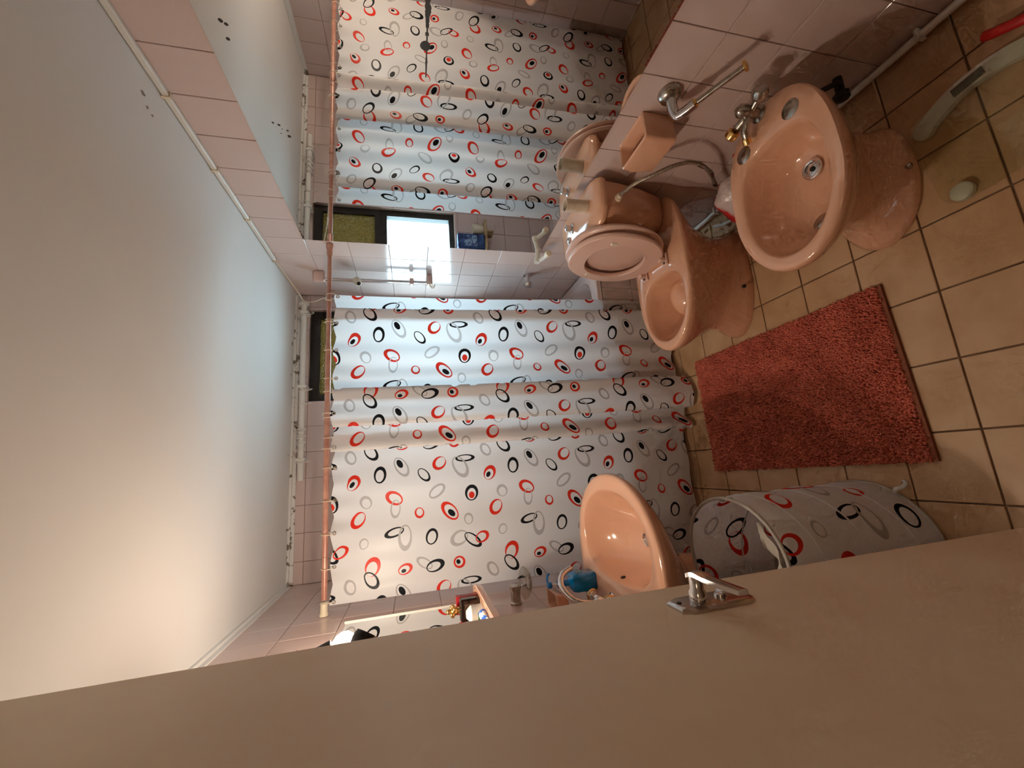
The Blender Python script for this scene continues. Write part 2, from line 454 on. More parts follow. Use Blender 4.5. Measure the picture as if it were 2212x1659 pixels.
# cable channel along the ceiling over the large mirror
trunk = thing('cable_channel', 'thin white cable channel along the ceiling above the large mirror', 'cable channel', (XR - .01, 0.6, ZC - .02))
tj = [YF] + [q for q in joints(0.2, 2.1, 1.188, 0.305)[1:-1]] + [2.16]
for a, b in zip(tj[:-1], tj[1:]):
    build('channel_length', rbox(XR - .016, XR, a + .003, b - .003, ZC - .021, ZC - .003, .003), WHITE_PL, trunk)
    build('clip', box(XR - .019, XR, b - .006, b + .004, ZC - .024, ZC - .001), CREAM_PL, trunk)

# ------------------------------------------------------------------ printed fabric
PU, PV = 0.5535, 0.6315
RINGS = [
('r', [-0.0264, 1.7743, 0.0364, 0.0285, 150.4], [-0.0353, 1.7784, 0.0271, 0.0201, 149.1], ('k', [-0.0347, 1.7816, 0.0141, 0.01, 148.4])),
('k', [0.0008, 1.6545, 0.0387, 0.0283, 174.5], [-0.0045, 1.6562, 0.0282, 0.019, 173.2], None),
('g', [0.03, 1.5579, 0.0509, 0.0281, 30.8], [0.0346, 1.5598, 0.0421, 0.0219, 30.7], ('k', [0.0454, 1.566, 0.0211, 0.0126, 29.8])),
('k', [-0.0138, 1.4562, 0.0372, 0.0219, 40.2], [-0.0101, 1.4588, 0.0301, 0.0169, 40.1], None),
('r', [0.0358, 1.3837, 0.035, 0.0295, 131.1], [0.0406, 1.3771, 0.0273, 0.0205, 137.0], None),
('k', [0.052, 1.2586, 0.0478, 0.0173, 90.8], [0.0533, 1.2618, 0.0352, 0.0115, 90.9], None),
('g', [0.0108, 1.2836, 0.0559, 0.0337, 28.2], [0.0188, 1.2869, 0.0451, 0.0249, 27.9], None),
('g', [-0.1168, 1.7178, 0.0299, 0.0266, 22.7], [-0.1226, 1.7159, 0.0218, 0.0189, 17.0], None),
('r', [-0.1085, 1.5938, 0.0418, 0.0295, 57.6], [-0.111, 1.5878, 0.0308, 0.0193, 58.7], None),
('g', [-0.158, 1.5889, 0.0412, 0.0226, 176.0], [-0.1532, 1.5872, 0.0339, 0.0179, 175.8], None),
('g', [-0.0928, 1.398, 0.0442, 0.0265, 127.0], [-0.094, 1.4002, 0.036, 0.017, 127.4], None),
('k', [-0.1143, 1.2354, 0.0378, 0.032, 175.4], [-0.1213, 1.2358, 0.0279, 0.0218, 174.0], ('r', [-0.1255, 1.2353, 0.0157, 0.0137, 3.3])),
('r', [-0.1916, 1.7533, 0.0381, 0.0299, 148.0], [-0.1868, 1.747, 0.029, 0.0203, 146.1], None),
('r', [-0.1848, 1.4821, 0.0244, 0.0217, 14.5], [-0.1812, 1.481, 0.0177, 0.0151, 9.4], None),
('r', [-0.1885, 1.3425, 0.0512, 0.03, 40.3], [-0.1921, 1.3367, 0.0396, 0.0224, 40.2], ('k', [-0.1987, 1.3345, 0.0202, 0.0127, 45.9])),
('g', [-0.2321, 1.2565, 0.0261, 0.0213, 2.5], [-0.2358, 1.2567, 0.0197, 0.016, 2.4], None),
('g', [-0.2939, 1.7288, 0.024, 0.0207, 157.4], [-0.2952, 1.7278, 0.0198, 0.0158, 153.8], None),
('k', [-0.2596, 1.5955, 0.0445, 0.0205, 104.9], [-0.2574, 1.5896, 0.0343, 0.0133, 105.3], None),
('g', [-0.2871, 1.5486, 0.057, 0.0304, 178.8], [-0.2773, 1.5467, 0.0434, 0.0221, 178.5], None),
('k', [-0.2936, 1.4293, 0.0362, 0.0276, 165.9], [-0.2975, 1.4298, 0.0284, 0.0197, 164.7], None),
('g', [-0.3141, 1.3056, 0.0435, 0.033, 118.3], [-0.3116, 1.2984, 0.0328, 0.0237, 119.3], None),
('k', [-0.3288, 1.2405, 0.0492, 0.0237, 49.3], [-0.3245, 1.2456, 0.0403, 0.0168, 49.0], None),
('r', [-0.3189, 1.1967, 0.0337, 0.0257, 116.7], [-0.3203, 1.2025, 0.0244, 0.0186, 116.7], None),
('r', [-0.3945, 1.6894, 0.0416, 0.0327, 158.9], [-0.4049, 1.6944, 0.0319, 0.0232, 157.1], None),
('k', [-0.4498, 1.6953, 0.0426, 0.0263, 42.7], [-0.4459, 1.6993, 0.0328, 0.0198, 42.6], None),
('r', [-0.4208, 1.5498, 0.0326, 0.0229, 107.9], [-0.4239, 1.555, 0.0241, 0.016, 108.9], ('k', [-0.4279, 1.5574, 0.0109, 0.0078, 101.5])),
('g', [-0.4056, 1.4658, 0.0411, 0.0208, 55.2], [-0.4083, 1.4622, 0.0336, 0.0153, 55.3], None),
('k', [-0.422, 1.417, 0.0423, 0.0257, 103.9], [-0.4254, 1.4252, 0.0311, 0.0178, 104.4], None),
('r', [-0.4199, 1.3083, 0.0272, 0.0264, 77.4], [-0.4187, 1.3099, 0.0186, 0.0181, 114.2], ('k', [-0.4183, 1.3134, 0.0108, 0.0092, 34.0])),
('g', [-0.4664, 1.7876, 0.0351, 0.0239, 32.9], [-0.4668, 1.7849, 0.0252, 0.0158, 31.8], None),
]
CIDX = {'r': 1, 'k': 2, 'g': 3}

def printed_sheet(u0, u1, v0, v1, du, dv, surf, scale=1.0, off=(0.0, 0.0), nseg=26):
    """a sheet of fabric over u0..u1 x v0..v1 whose printed ovals are cut into its own faces"""
    sc = scale
    us = np.linspace(u0, u1, int((u1 - u0) / du) + 1); vs = np.linspace(v0, v1, int((v1 - v0) / dv) + 1)
    G = [(float(a), float(b)) for a in us for b in vs]
    pts, edges, ells = list(G), [], []
    nv = len(vs)
    for i in range(len(us) - 1):
        edges += [(i * nv, (i + 1) * nv), (i * nv + nv - 1, (i + 1) * nv + nv - 1)]
    for j in range(nv - 1):
        edges += [(j, j + 1), ((len(us) - 1) * nv + j, (len(us) - 1) * nv + j + 1)]
    ang = np.arange(nseg) * 2 * PI / nseg
    for i in range(-6, 8):
        for j in range(-6, 4):
            for col, o, inn, dot in RINGS:
                cx = (o[0] + i * PU) * sc + off[0]; cy = (o[1] + j * PV) * sc + off[1]
                if cx < u0 - .06 or cx > u1 + .06 or cy < v0 - .06 or cy > v1 + .06: continue
                inn2 = [o[0] + .86 * (inn[0] - o[0]), o[1] + .86 * (inn[1] - o[1]), inn[2] * .97, inn[3] * .97, inn[4]]
                es = [(1, o, CIDX[col]), (0, inn2, 0)]
                if dot: es.append((1, dot[1], CIDX[dot[0]]))
                grp = []
                for kind, e, ci in es:
                    ex, ey = (e[0] + i * PU) * sc + off[0], (e[1] + j * PV) * sc + off[1]
                    g = math.radians(e[4]); ca, sa = math.cos(g), math.sin(g); A, B = e[2] * sc, e[3] * sc
                    X = ex + A * np.cos(ang) * ca - B * np.sin(ang) * sa
                    Y = ey + A * np.cos(ang) * sa + B * np.sin(ang) * ca
                    grp.append((ex, ey, ca, sa, A, B, ci))
                    if X.max() <= u0 or X.min() >= u1 or Y.max() <= v0 or Y.min() >= v1: continue
                    X = np.clip(X, u0, u1); Y = np.clip(Y, v0, v1); b = len(pts)
                    pts += [(float(p), float(q)) for p, q in zip(X, Y)]
                    edges += [(b + k, b + (k + 1) % nseg) for k in range(nseg) if abs(X[k] - X[(k + 1) % nseg]) + abs(Y[k] - Y[(k + 1) % nseg]) > 1e-7]
                ells.append(grp)
    vo, eo, fo, *_ = delaunay_2d_cdt([Vector(p) for p in pts], edges, [], 0, 1e-6)
    P = np.array([(q[0], q[1]) for q in vo]); F = np.array([list(q) for q in fo])
    C = P[F].mean(axis=1); ids = np.zeros(len(F), int)
    for grp in ells:
        cx, cy = grp[0][0], grp[0][1]; R = 1.3 * max(grp[0][4], grp[0][5])
        near = np.nonzero((abs(C[:, 0] - cx) < R) & (abs(C[:, 1] - cy) < R))[0]
        if not len(near): continue
        Q = C[near]
        def inside(e):
            dx, dy = Q[:, 0] - e[0], Q[:, 1] - e[1]
            return ((dx * e[2] + dy * e[3]) / e[4]) ** 2 + ((-dx * e[3] + dy * e[2]) / e[5]) ** 2 < 1
        ring = inside(grp[0]) & ~inside(grp[1]); ids[near[ring]] = grp[0][6]
        if len(grp) > 2: ids[near[inside(grp[2])]] = grp[2][6]
    V = surf(P[:, 0], P[:, 1])
    # orient consistently in (u, v)
    a, b, c = P[F[:, 0]], P[F[:, 1]], P[F[:, 2]]
    flip = ((b[:, 0] - a[:, 0]) * (c[:, 1] - a[:, 1]) - (b[:, 1] - a[:, 1]) * (c[:, 0] - a[:, 0])) < 0
    F[flip] = F[flip][:, ::-1]
    return V, F, ids, P

def fabric_object(name, sheet, parent=None):
    V, F, ids, P = sheet
    o = build(name, (V, F), [CLOTH_W, CLOTH_R, CLOTH_K, CLOTH_G], parent, smooth='all')
    o.data.polygons.foreach_set('material_index', ids.tolist()); o.data.update()
    return o

# shower curtain: plan line of the folds, left to right (X, offset towards the window)
PLAN = [(-.527, .0), (-.485, -.006), (-.44, .002), (-.38, .004), (-.32, -.004), (-.26, -.003), (-.19, .005), (-.12, .003), (-.06, -.004), (.0, -.002), (.06, .004), (.12, .004),
        (.175, .010), (.204, .000), (.196, -.010), (.16, -.014), (.128, -.022), (.115, -.034), (.124, -.046), (.15, -.040), (.18, -.022), (.22, -.012), (.26, -.012), (.282, -.020),
        (.272, -.030), (.25, -.036), (.232, -.046), (.226, -.056), (.236, -.066), (.27, -.062), (.32, -.048), (.37, -.046), (.402, -.042), (.41, -.032), (.398, -.022), (.375, -.016),
        (.362, -.006), (.372, .004), (.41, .004), (.46, -.010), (.52, .006), (.58, -.008), (.64, .006), (.70, -.006), (.76, -.014), (.806, -.014), (.817, -.004), (.80, .006), (.77, .012), (.753, .020), (.765, .030), (.81, .026), (.86, .020), (.894, .026)]
PL = catmull(PLAN, 8)
seg = np.sqrt(np.diff(PL[:, 0]) ** 2 + (0.6 * np.diff(PL[:, 1])) ** 2)
UL = np.concatenate([[0], np.cumsum(seg)]) - 0.527
U1 = float(UL[-1])
NRING = 15
RU = np.linspace(-.515, U1 - .012, NRING)
ZTOP, ZBOT = 1.865, 0.035
def curtain_surf(u, v):
    X = np.interp(u, UL, PL[:, 0]); D = np.interp(u, UL, PL[:, 1])
    t = np.clip((ZTOP - v) / (ZTOP - ZBOT), 0, 1)
    amp = 0.75 + 0.5 * np.minimum(t * 2.5, 1)
    Y = YROD + 0.004 + D * amp - 0.035 * t
    low = np.clip((0.75 - v) / 0.75, 0, 1) ** 1.6
    Y = Y - 0.075 * low * np.exp(-((X - .32) / .085) ** 2) - 0.03 * low * np.exp(-((X - .14) / .03) ** 2)
    Y = Y + 0.004 * np.sin(v * 7 + u * 9) * t
    X = X + 0.012 * t * np.sin(v * 2.2 + 1.0) * np.clip((X + .4), 0, 1)
    # the hem sags between the hooks
    dist = np.abs(u[:, None] - RU[None, :]).min(axis=1) / ((RU[1] - RU[0]) / 2)
    Z = v - 0.014 * np.clip(dist, 0, 1) ** 1.5 * np.clip(1 - t * 9, 0, 1)
    Y = Y + 0.006 * np.sin(u * 60) * np.clip(1 - t * 14, 0, 1)
    return np.stack([X, Y, Z], 1)
curtain = thing('shower_curtain', 'white shower curtain printed with red, black and grey ovals', 'curtain', (0.2, YROD, ZBOT))
fabric_object('cloth', printed_sheet(-.527, U1, ZBOT, ZTOP, .0105, .045, curtain_surf), curtain)
for u in RU:
    p = curtain_surf(np.array([u]), np.array([1.848]))[0]
    build('eyelet', torus(p + np.array([0, -.001, 0]), (0, 1, 0), .0065, .0022, 12, 6), CHROME, curtain, True)
ORD = 'first second third fourth fifth sixth seventh eighth ninth tenth eleventh twelfth thirteenth fourteenth fifteenth'.split()
for k, u in enumerate(RU):
    p = curtain_surf(np.array([u]), np.array([1.848]))[0]
    c = np.array([p[0], (p[1] + YROD) / 2, (ZROD + .016 + p[2]) / 2])
    R = (ZROD + .017 - p[2]) / 2
    o = build('curtain_ring', torus(c, (1, 0.12 * rng.normal(), 0.0), R, .0018, 20, 6), CREAM_PL, None, True, loc=(p[0], YROD, ZROD))
    tag(o, 'thin pale curtain ring on the copper rod, ' + ORD[k] + ' from the washbasin wall', 'curtain ring', 'curtain rings on the rod')

rod = thing('curtain_rod', 'faded copper coloured shower curtain rod between the side walls', 'curtain rod', (0.3, YROD, ZROD))
build('thick_tube', cyl((-.50, YROD, ZROD), (.62, YROD, ZROD), .0125, 20), COPPER, rod, True)
build('thin_tube', cyl((.62, YROD, ZROD), (XR - .06, YROD, ZROD), .0105, 20), COPPER, rod, True)
build('end_cap', lathe([(.013, 0), (.0145, .004), (.0145, .042), (.0175, .046), (.0175, .055)], (-.508, YROD, ZROD), (-1, 0, 0), 20), CREAM_PL, rod, True)
build('end_cap', lathe([(.012, 0), (.014, .003), (.014, .035), (.018, .04), (.018, .06)], (XR - .064, YROD, ZROD), (1, 0, 0), 20), COPPER, rod, True)
for x in (-.33, -.05, .15):
    build('joint_band', torus((x, YROD, ZROD), (1, 0, 0), .0125, .0012, 20, 6), COPPER, rod, True)

# ------------------------------------------------------------------ lamp over the washbasin mirror
LX, LY = -0.482, 1.365
lamp = thing('wall_lamp', 'black wall lamp with a bare glowing bulb above the washbasin mirror', 'lamp', (XL, LY, 1.80))
build('wall_plate', lathe([(.036, 0), (.036, .006), (.02, .016), (.006, .018)], (XL, LY - .01, 1.835), (1, 0, 0), 24), BLACK_PL, lamp, True)
build('arm', tube(catmull([(XL + .014, LY - .01, 1.835), (XL + .045, LY - .012, 1.842), (LX - .012, LY - .012, 1.825), (LX - .004, LY - .010, 1.80)], 6), .006, 10), BLACK_PL, lamp, True)
ld = np.array([0.22, 0.16, -1.0]); ld /= np.linalg.norm(ld)
s0 = np.array([LX - .010, LY - .016, 1.806])
build('socket', lathe([(.010, 0), (.021, .010), (.024, .045), (.026, .068)], s0, ld, 24), BLACK_PL, lamp, True)
BULB = mat('bulb_glow', (1, 1, 1, 1), 0.3, emit=(1.0, 0.83, 0.65, 1), estr=BULB_POWER)
build('bulb', lathe([(.012, .062), (.020, .074), (.029, .086), (.033, .101), (.030, .117), (.019, .129), (.006, .133)], s0, ld, 24), BULB, lamp, True)
bc = s0 + ld * .112
# second head on an arm towards the door, its shade hiding an added fill bulb
c2 = np.array([-.400, 1.150, 1.634]); hd = np.array([.80, .38, -.47]); hd /= np.linalg.norm(hd)
build('arm', tube(catmull([(XL + .014, LY - .02, 1.835), (XL + .05, LY - .07, 1.84), (-.47, 1.23, 1.80), (-.425, 1.165, 1.72), c2 - hd * .03], 6), .006, 10), BLACK_PL, lamp, True)
build('shade', lathe([(.004, -.031), (.013, -.028), (.022, -.020), (.028, -.008), (.030, .004), (.029, .014), (.0265, .022), (.0245, .022), (.027, .012), (.028, .003), (.026, -.007), (.02, -.017)], c2, hd, 26), BLACK_PL, lamp, True)
FILL_BULB = mat('fill_bulb_glow', (1, 1, 1, 1), 0.3, emit=(1.0, 0.83, 0.65, 1), estr=BULB_POWER * 4.4)  # unseen glow added inside the shade to brighten the toilet wall
build('fill_bulb', ball(c2 - hd * .003, .0172, 18, 12), FILL_BULB, lamp, True)

# ------------------------------------------------------------------ large mirror
mir = thing('wall_mirror', 'large old frameless mirror on the tiled wall above the toilet', 'mirror', (XR, 1.1, .785))
build('glass', rbox(XR - .006, XR + .001, .12, 1.948, .783, 2.0, .0012), OLD_MIRROR, mir)

# ------------------------------------------------------------------ bathtub
TY = 2.005
tub = thing('bathtub', 'built in bathtub behind the shower curtain', 'bathtub', (.3, 2.3, 0))
x0, x1, y0, y1 = XL + .004, XR - .004, TY, YB
def rrect(xa, xb, ya, yb, z, r, n=8):
    out = []
    for cx, cy, a0 in ((xb - r, yb - r, 0), (xa + r, yb - r, 90), (xa + r, ya + r, 180), (xb - r, ya + r, 270)):
        for k in range(n):
            a = math.radians(a0 + 90 * k / (n - 1)); out.append((cx + r * math.cos(a), cy + r * math.sin(a), z))
    return out
TUBW = mat('tub_enamel', (0.72, 0.58, 0.54, 1), 0.15, spec=0.5)
build('tub_shell', loft([rrect(x0 + .002, x1 - .002, y0 - .006, y1 - .002, .405, .006), rrect(x0 + .002, x1 - .002, y0 - .006, y1 - .002, .43, .006), rrect(x0 + .008, x1 - .008, y0, y1 - .008, .435, .006),
        rrect(x0 + .07, x1 - .07, y0 + .065, y1 - .065, .435, .12), rrect(x0 + .085, x1 - .085, y0 + .08, y1 - .08, .41, .12),
        rrect(x0 + .16, x1 - .12, y0 + .12, y1 - .12, .12, .13), rrect(x0 + .22, x1 - .18, y0 + .17, y1 - .17, .09, .10)], False, True), TUBW, tub, 35)
fp = build('front_panel', box(XL + .006, XR - .006, TY + .004, TY + .05, 0, .405), GROUT, tub)
lay_tiles(fp, tuple(Vector((0, TY + .004, 0)) - wloc(fp)), (1, 0, 0), (0, 0, 1), joints(XL + .006, XR - .006, .07, .1525), [0, .2, .4], .0025, WALL_TILE, 'wall')
build('water_tap', join(lathe([(.028, 0), (.028, .006), (.016, .014), (.013, .05)], (XR, 2.225, .78), (-1, 0, 0), 20), lathe([(.012, 0), (.024, .004), (.028, .014), (.022, .03), (.008, .036)], (XR - .048, 2.225, .78), (-1, 0, 0), 20)), CHROME, tub, True)

# shower rail on the mirror wall
sr = thing('shower_rail', 'chrome shower rail with cream handset holder on tiles beside the window', 'shower rail', (XR, 2.28, 1.39))
build('rail', cyl((XR - .045, 2.285, 1.39), (XR - .045, 2.285, 1.99), .009, 16), CHROME, sr, True)
build('bracket', rbox(XR - .062, XR, 2.268, 2.302, 1.965, 2.03, .008), SEATPL, sr)
build('bracket', rbox(XR - .062, XR, 2.266, 2.304, 1.365, 1.40, .006), SEATPL, sr)
build('slider', rbox(XR - .066, XR - .028, 2.262, 2.308, 1.475, 1.50, .006), SEATPL, sr)
hh = build('handset_holder', lathe([(.016, 0), (.022, .012), (.019, .05), (.012, .06)], (XR - .05, 2.27, 1.80), (-.5, -.45, -.25), 18), CREAM_PL, sr, True)
build('holder_opening', lathe([(.011, .058), (.011, .0605)], (XR - .05, 2.27, 1.80), (-.5, -.45, -.25), 18), DARK, hh)
for k in range(3):
    build('wire_hook', tube(catmull([(XR - .05, 2.285 - .01 * k, 1.39), (XR - .08, 2.28 - .012 * k, 1.375), (XR - .085, 2.275 - .012 * k, 1.36), (XR - .07, 2.272 - .012 * k, 1.352)], 5), .002, 6), CREAM_PL, sr, True)
# white plastic valve between mirror and shower
wv = thing('wall_valve', 'white plastic water outlet with cap beside the far mirror corner', 'valve', (XR, 1.93, .80))
build('stub', lathe([(.019, 0), (.019, .004), (.013, .006), (.013, .055), (.016, .056), (.016, .085)], (XR, 1.915, .805), (-1, 0, .15), 18), WHITE_PL, wv, True)
build('elbow', tube(catmull([(XR - .07, 1.915, .815), (XR - .075, 1.90, .80), (XR - .075, 1.865, .785), (XR - .075, 1.845, .78)], 5), .012, 14), WHITE_PL, wv, True)
build('cap', lathe([(.014, 0), (.017, .003), (.017, .022), (.013, .026)], (XR - .075, 1.848, .781), (0, -1, -.1), 18), CREAM_PL, wv, True)

# shelf under the window with things on it
shelf = thing('bath_shelf', 'narrow wooden shelf on the end wall under the window', 'shelf', (.80, YB, .955))
build('board', rbox(.58, 1.02, YB - .115, YB, .955, .973, .003), WOOD, shelf)
build('bracket', rbox(.64, .655, YB - .08, YB, .90, .955, .003), WOOD, shelf)
build('bracket', rbox(.95, .965, YB - .08, YB, .90, .955, .003), WOOD, shelf)
BLUE = mat('blue_carton', (0.008, 0.03, 0.13, 1), 0.4, col2=(0.02, 0.07, 0.22, 1), nscale=30)
bc_ = thing('soap_carton', 'dark blue carton standing on the shelf under the window', 'carton', (.74, YB - .06, .973))
build('carton_body', rbox(.69, .80, YB - .095, YB - .03, .973, 1.165, .003), BLUE, bc_)
build('print_panel', box(.705, .785, YB - .0957, YB - .094, 1.03, 1.12), mat('carton_print', (.25, .35, .5, 1), .4, col2=(.008, .03, .13, 1), nscale=45, nlo=.45, nhi=.55), bc_)
cup = thing('wicker_cup', 'small cream cup on the shelf under the window', 'cup', (.625, YB - .06, .973))
build('body', lathe([(.026, 0), (.034, .02), (.036, .075), (.033, .075), (.030, .02), (.02, .01)], (.63, YB - .06, .973), (0, 0, 1), 20, True, True), CREAM_PL, cup, True)
build('rim', torus((.63, YB - .06, 1.048), (0, 0, 1), .0345, .003, 20, 6), CREAM_PL, cup, True)

# ceiling pipe over the bathtub, rope and hangers
pipe = thing('ceiling_pipe', 'white painted pipe along the ceiling above the window', 'pipe', (.5, 2.565, 2.13))
build('tube', cyl((-.0, 2.565, 2.135), (1.08, 2.565, 2.14), .017, 16), WHITE_PL, pipe, True)
build('end_flange', lathe([(.028, 0), (.03, .008), (.02, .02)], (1.07, 2.565, 2.14), (1, 0, 0), 18), WHITE_PL, pipe, True)
for x in (.12, .55, 1.02):
    build('pipe_clip', rbox(x - .009, x + .009, 2.545, YB, 2.112, 2.16, .003), WHITE_PL, pipe)
rope = []
for k in range(150):
    a = 2 * PI * k / 12; rope.append((.16 + .0125 * k / 12 + .01 * math.sin(k * .17), 2.565 + .0215 * math.cos(a), 2.135 + .0215 * math.sin(a)))
tag(build('washing_line', tube(rope, .0028, 6), WHITE_PL, None, True, loc=(.2, 2.565, 2.11)), 'thin white line wound around the ceiling pipe', 'rope')
for i, (x, lb) in enumerate([(.10, 'bent wire hook hanging from the ceiling pipe beside the wound line'), (.44, 'wire hook on the ceiling pipe in front of the window'), (.52, 'wire hook on the ceiling pipe over the window top'), (1.0, 'wire hook on the ceiling pipe near the mirror wall')]):
    hk = build('wire_hook', tube(catmull([(x, 2.585, 2.145), (x, 2.565, 2.162), (x, 2.545, 2.14), (x + .004, 2.548, 2.10), (x + .006, 2.53, 2.075), (x + .004, 2.515, 2.085)], 6), .0024, 6), WHITE_PL, None, True, loc=(x, 2.565, 2.12))
    tag(hk, lb, 'hook')
cable = catmull([(XR - .008, 2.16, ZC - .012), (XR - .012, 2.3, ZC - .02), (1.10, 2.46, 2.145), (1.07, 2.5, 2.125), (1.04, 2.44, 2.06), (.98, 2.25, 1.97), (.90, 2.06, 1.91), (.853, YROD - .014, ZROD + .012), (.85, YROD - .016, ZROD - .012)], 8)
tag(build('white_string', tube(cable, .0032, 8), CREAM_PL, None, True, loc=(1.0, 2.3, 2.0)), 'thin cream cord from the ceiling corner to the curtain rod', 'string')

# ------------------------------------------------------------------ toilet
TYC = 1.485
toi = thing('toilet', 'peach ceramic toilet with raised seat under the large mirror', 'toilet', (.75, TYC, 0))
E2 = lambda a, b, hw, z, w=.5, p1=2.6: egg(a, b, TYC, hw, z, w, 2.0, p1, 56)
ZT = .385 / .405
def E2(a, b, hw, z, w=.5, p1=2.6): return egg(a, b, TYC, hw, z * ZT, w, 2.0, p1, 56)
bowl = build('bowl', loft([E2(.505, 1.02, .128, 0), E2(.502, 1.02, .131, .012), E2(.51, 1.01, .124, .04), E2(.545, .99, .112, .12), E2(.535, 1.0, .120, .19), E2(.50, 1.04, .145, .26), E2(.465, 1.10, .170, .32, .45),
        E2(.447, 1.13, .183, .365, .42, 3.4), E2(.444, 1.14, .187, .388, .42, 4), E2(.449, 1.14, .185, .400, .42, 4), E2(.458, 1.135, .180, .405, .42, 4),
        E2(.484, .80, .146, .405, .52, 3), E2(.492, .794, .139, .400, .52, 3), E2(.494, .792, .138, .372, .52, 3), E2(.505, .79, .130, .335, .52, 3), E2(.525, .785, .116, .28, .52),
        E2(.56, .78, .092, .235, .55), E2(.60, .775, .07, .20, .6), E2(.64, .765, .05, .17, .6)], True, True), CERAMIC, toi, 60)
build('water', (np.array(E2(.585, .778, .078, .217, .58)), [list(range(56))]), mat('toilet_water', (.30, .13, .075, 1), .03, spec=.6), bowl)
build('inner_shelf', ball((.722, TYC + .028, .205), .105, 32, 20, (1, .82, .95)), CERAMIC, bowl, True)
build('floor_bolt', lathe([(.008, 0), (.008, .006), (.005, .010)], (.70, TYC - .124, .055), (0, -1, .15), 14), DARK, toi, True)
def tank_ring(xf, hw, z, sh=.0, n=56):
    return egg(xf, XR - .022 + sh, TYC + .015, hw, z, .62, 3.0, 8.0, n)
tank = build('tank', loft([tank_ring(1.0, .10, .38), tank_ring(.985, .125, .40), tank_ring(.955, .165, .52), tank_ring(.94, .19, .64), tank_ring(.934, .199, .715)], True, True), CERAMIC, toi, 50)
lid = build('tank_lid', loft([tank_ring(.924, .211, .712), tank_ring(.918, .216, .722), tank_ring(.920, .215, .735), tank_ring(.932, .203, .747), tank_ring(.965, .17, .755), tank_ring(1.0, .12, .757)], True, True), CERAMIC, toi, 50)
build('flush_button', join(lathe([(.024, 0), (.024, .004), (.02, .007)], (1.055, 1.555, .756), (0, 0, 1), 20), lathe([(.012, .006), (.012, .02), (.016, .022), (.016, .032), (.010, .036)], (1.055, 1.555, .756), (0, 0, 1), 20)), CHROME, lid, True)
build('hinge_dial', lathe([(.017, 0), (.017, .006), (.012, .009)], (1.02, 1.60, .756), (0, 0, 1), 18), CHROME, lid, True)
# seat ring and cover stand upright against the tank
def upright(w, hgt, zb, x_, lean, n=48, sq=2.3, cy=1.498):
    """outline of an upright oval: hgt tall from zb, half width w"""
    out = []
    for k in range(n):
        t = 2 * PI * k / n; c, s = math.cos(t), math.sin(t)
        yy = cy + w * math.copysign(abs(c) ** (2 / sq), c); zz = zb + hgt / 2 + hgt / 2 * math.copysign(abs(s) ** (2 / sq), s)
        if s < 0: yy = cy + (yy - cy) * (1 - .10 * abs(s) ** 2)
        out.append((x_ + lean * (zz - zb), yy, zz))
    return out
seat = build('seat', loft([upright(.188, .40, .393, .846, .10), upright(.195, .414, .386, .852, .10), upright(.195, .414, .386, .862, .10), upright(.188, .40, .393, .868, .10),
             upright(.130, .26, .468, .868, .10), upright(.126, .252, .472, .862, .10), upright(.126, .252, .472, .852, .10), upright(.130, .26, .468, .846, .10), upright(.188, .40, .393, .846, .10)], False, False), SEATPL, toi, 55)
build('seat_lid', loft([upright(.176, .385, .40, .876, .10), upright(.198, .42, .384, .882, .10), upright(.202, .426, .381, .890, .10), upright(.196, .415, .388, .902, .10), upright(.15, .33, .428, .912, .10)], True, True), SEATPL, toi, 50)
for yy, zz in ((1.365, .665), (1.63, .665)):
    build('rubber_buffer', rbox(.836 + .1 * (zz - .39), .85 + .1 * (zz - .39), yy - .010, yy + .010, zz - .016, zz + .016, .004), CREAM_PL, seat)
for yy in (1.42, 1.58):
    hg = build('hinge', join(rbox(.815, .875, yy - .017, yy + .017, .385, .398, .004), rbox(.832, .852, yy - .013, yy + .013, .396, .425, .004)), SEATPL, toi)
    build('hinge_screw', lathe([(.005, 0), (.005, .004)], (.826, yy, .397), (0, 0, 1), 10), DARK, hg)
inlet = build('inlet_nut', lathe([(.016, 0), (.016, .012), (.011, .014), (.011, .028)], (1.045, TYC - .174, .655), (0, -1, 0), 12), CREAM_PL, toi, True)
hose = catmull([(1.045, TYC - .20, .655), (1.042, 1.21, .630), (1.04, 1.15, .582), (1.05, 1.105, .52), (1.065, 1.10, .44), (1.08, 1.15, .33), (1.09, 1.225, .24), (1.10, 1.25, .18), (1.12, 1.24, .12)], 8)
BRAID = mat('braided_hose', (.42, .35, .28, 1), .4, metal=.5, col2=(.2, .16, .12, 1), nscale=180)
build('supply_hose', tube(hose, .0075, 10), BRAID, toi, True)
for i in (34, 40, 46): build('hose_ferrule', tube(hose[i:i + 3], .0095, 12), DULL_CHROME, toi, True)
build('stop_valve', join(cyl((XR, 1.24, .11), (1.115, 1.24, .11), .011, 14), lathe([(.014, 0), (.017, .006), (.012, .018)], (1.12, 1.24, .10), (0, 0, -1), 14)), DULL_CHROME, toi, True)
pt = thing('cardboard_tube', 'empty cardboard toilet roll tube standing on the toilet tank', 'cardboard tube', (1.05, 1.385, .757))
build('tube_wall', lathe([(.026, 0), (.026, .096), (.0242, .096), (.0242, .001)], (1.055, 1.392, .758), (0, 0, 1), 28, False, False), CARDBOARD, pt, True)
build('cut_edge', torus((1.055, 1.392, .854), (0, 0, 1), .0251, .0012, 28, 5), WHITE_PL, pt, True)

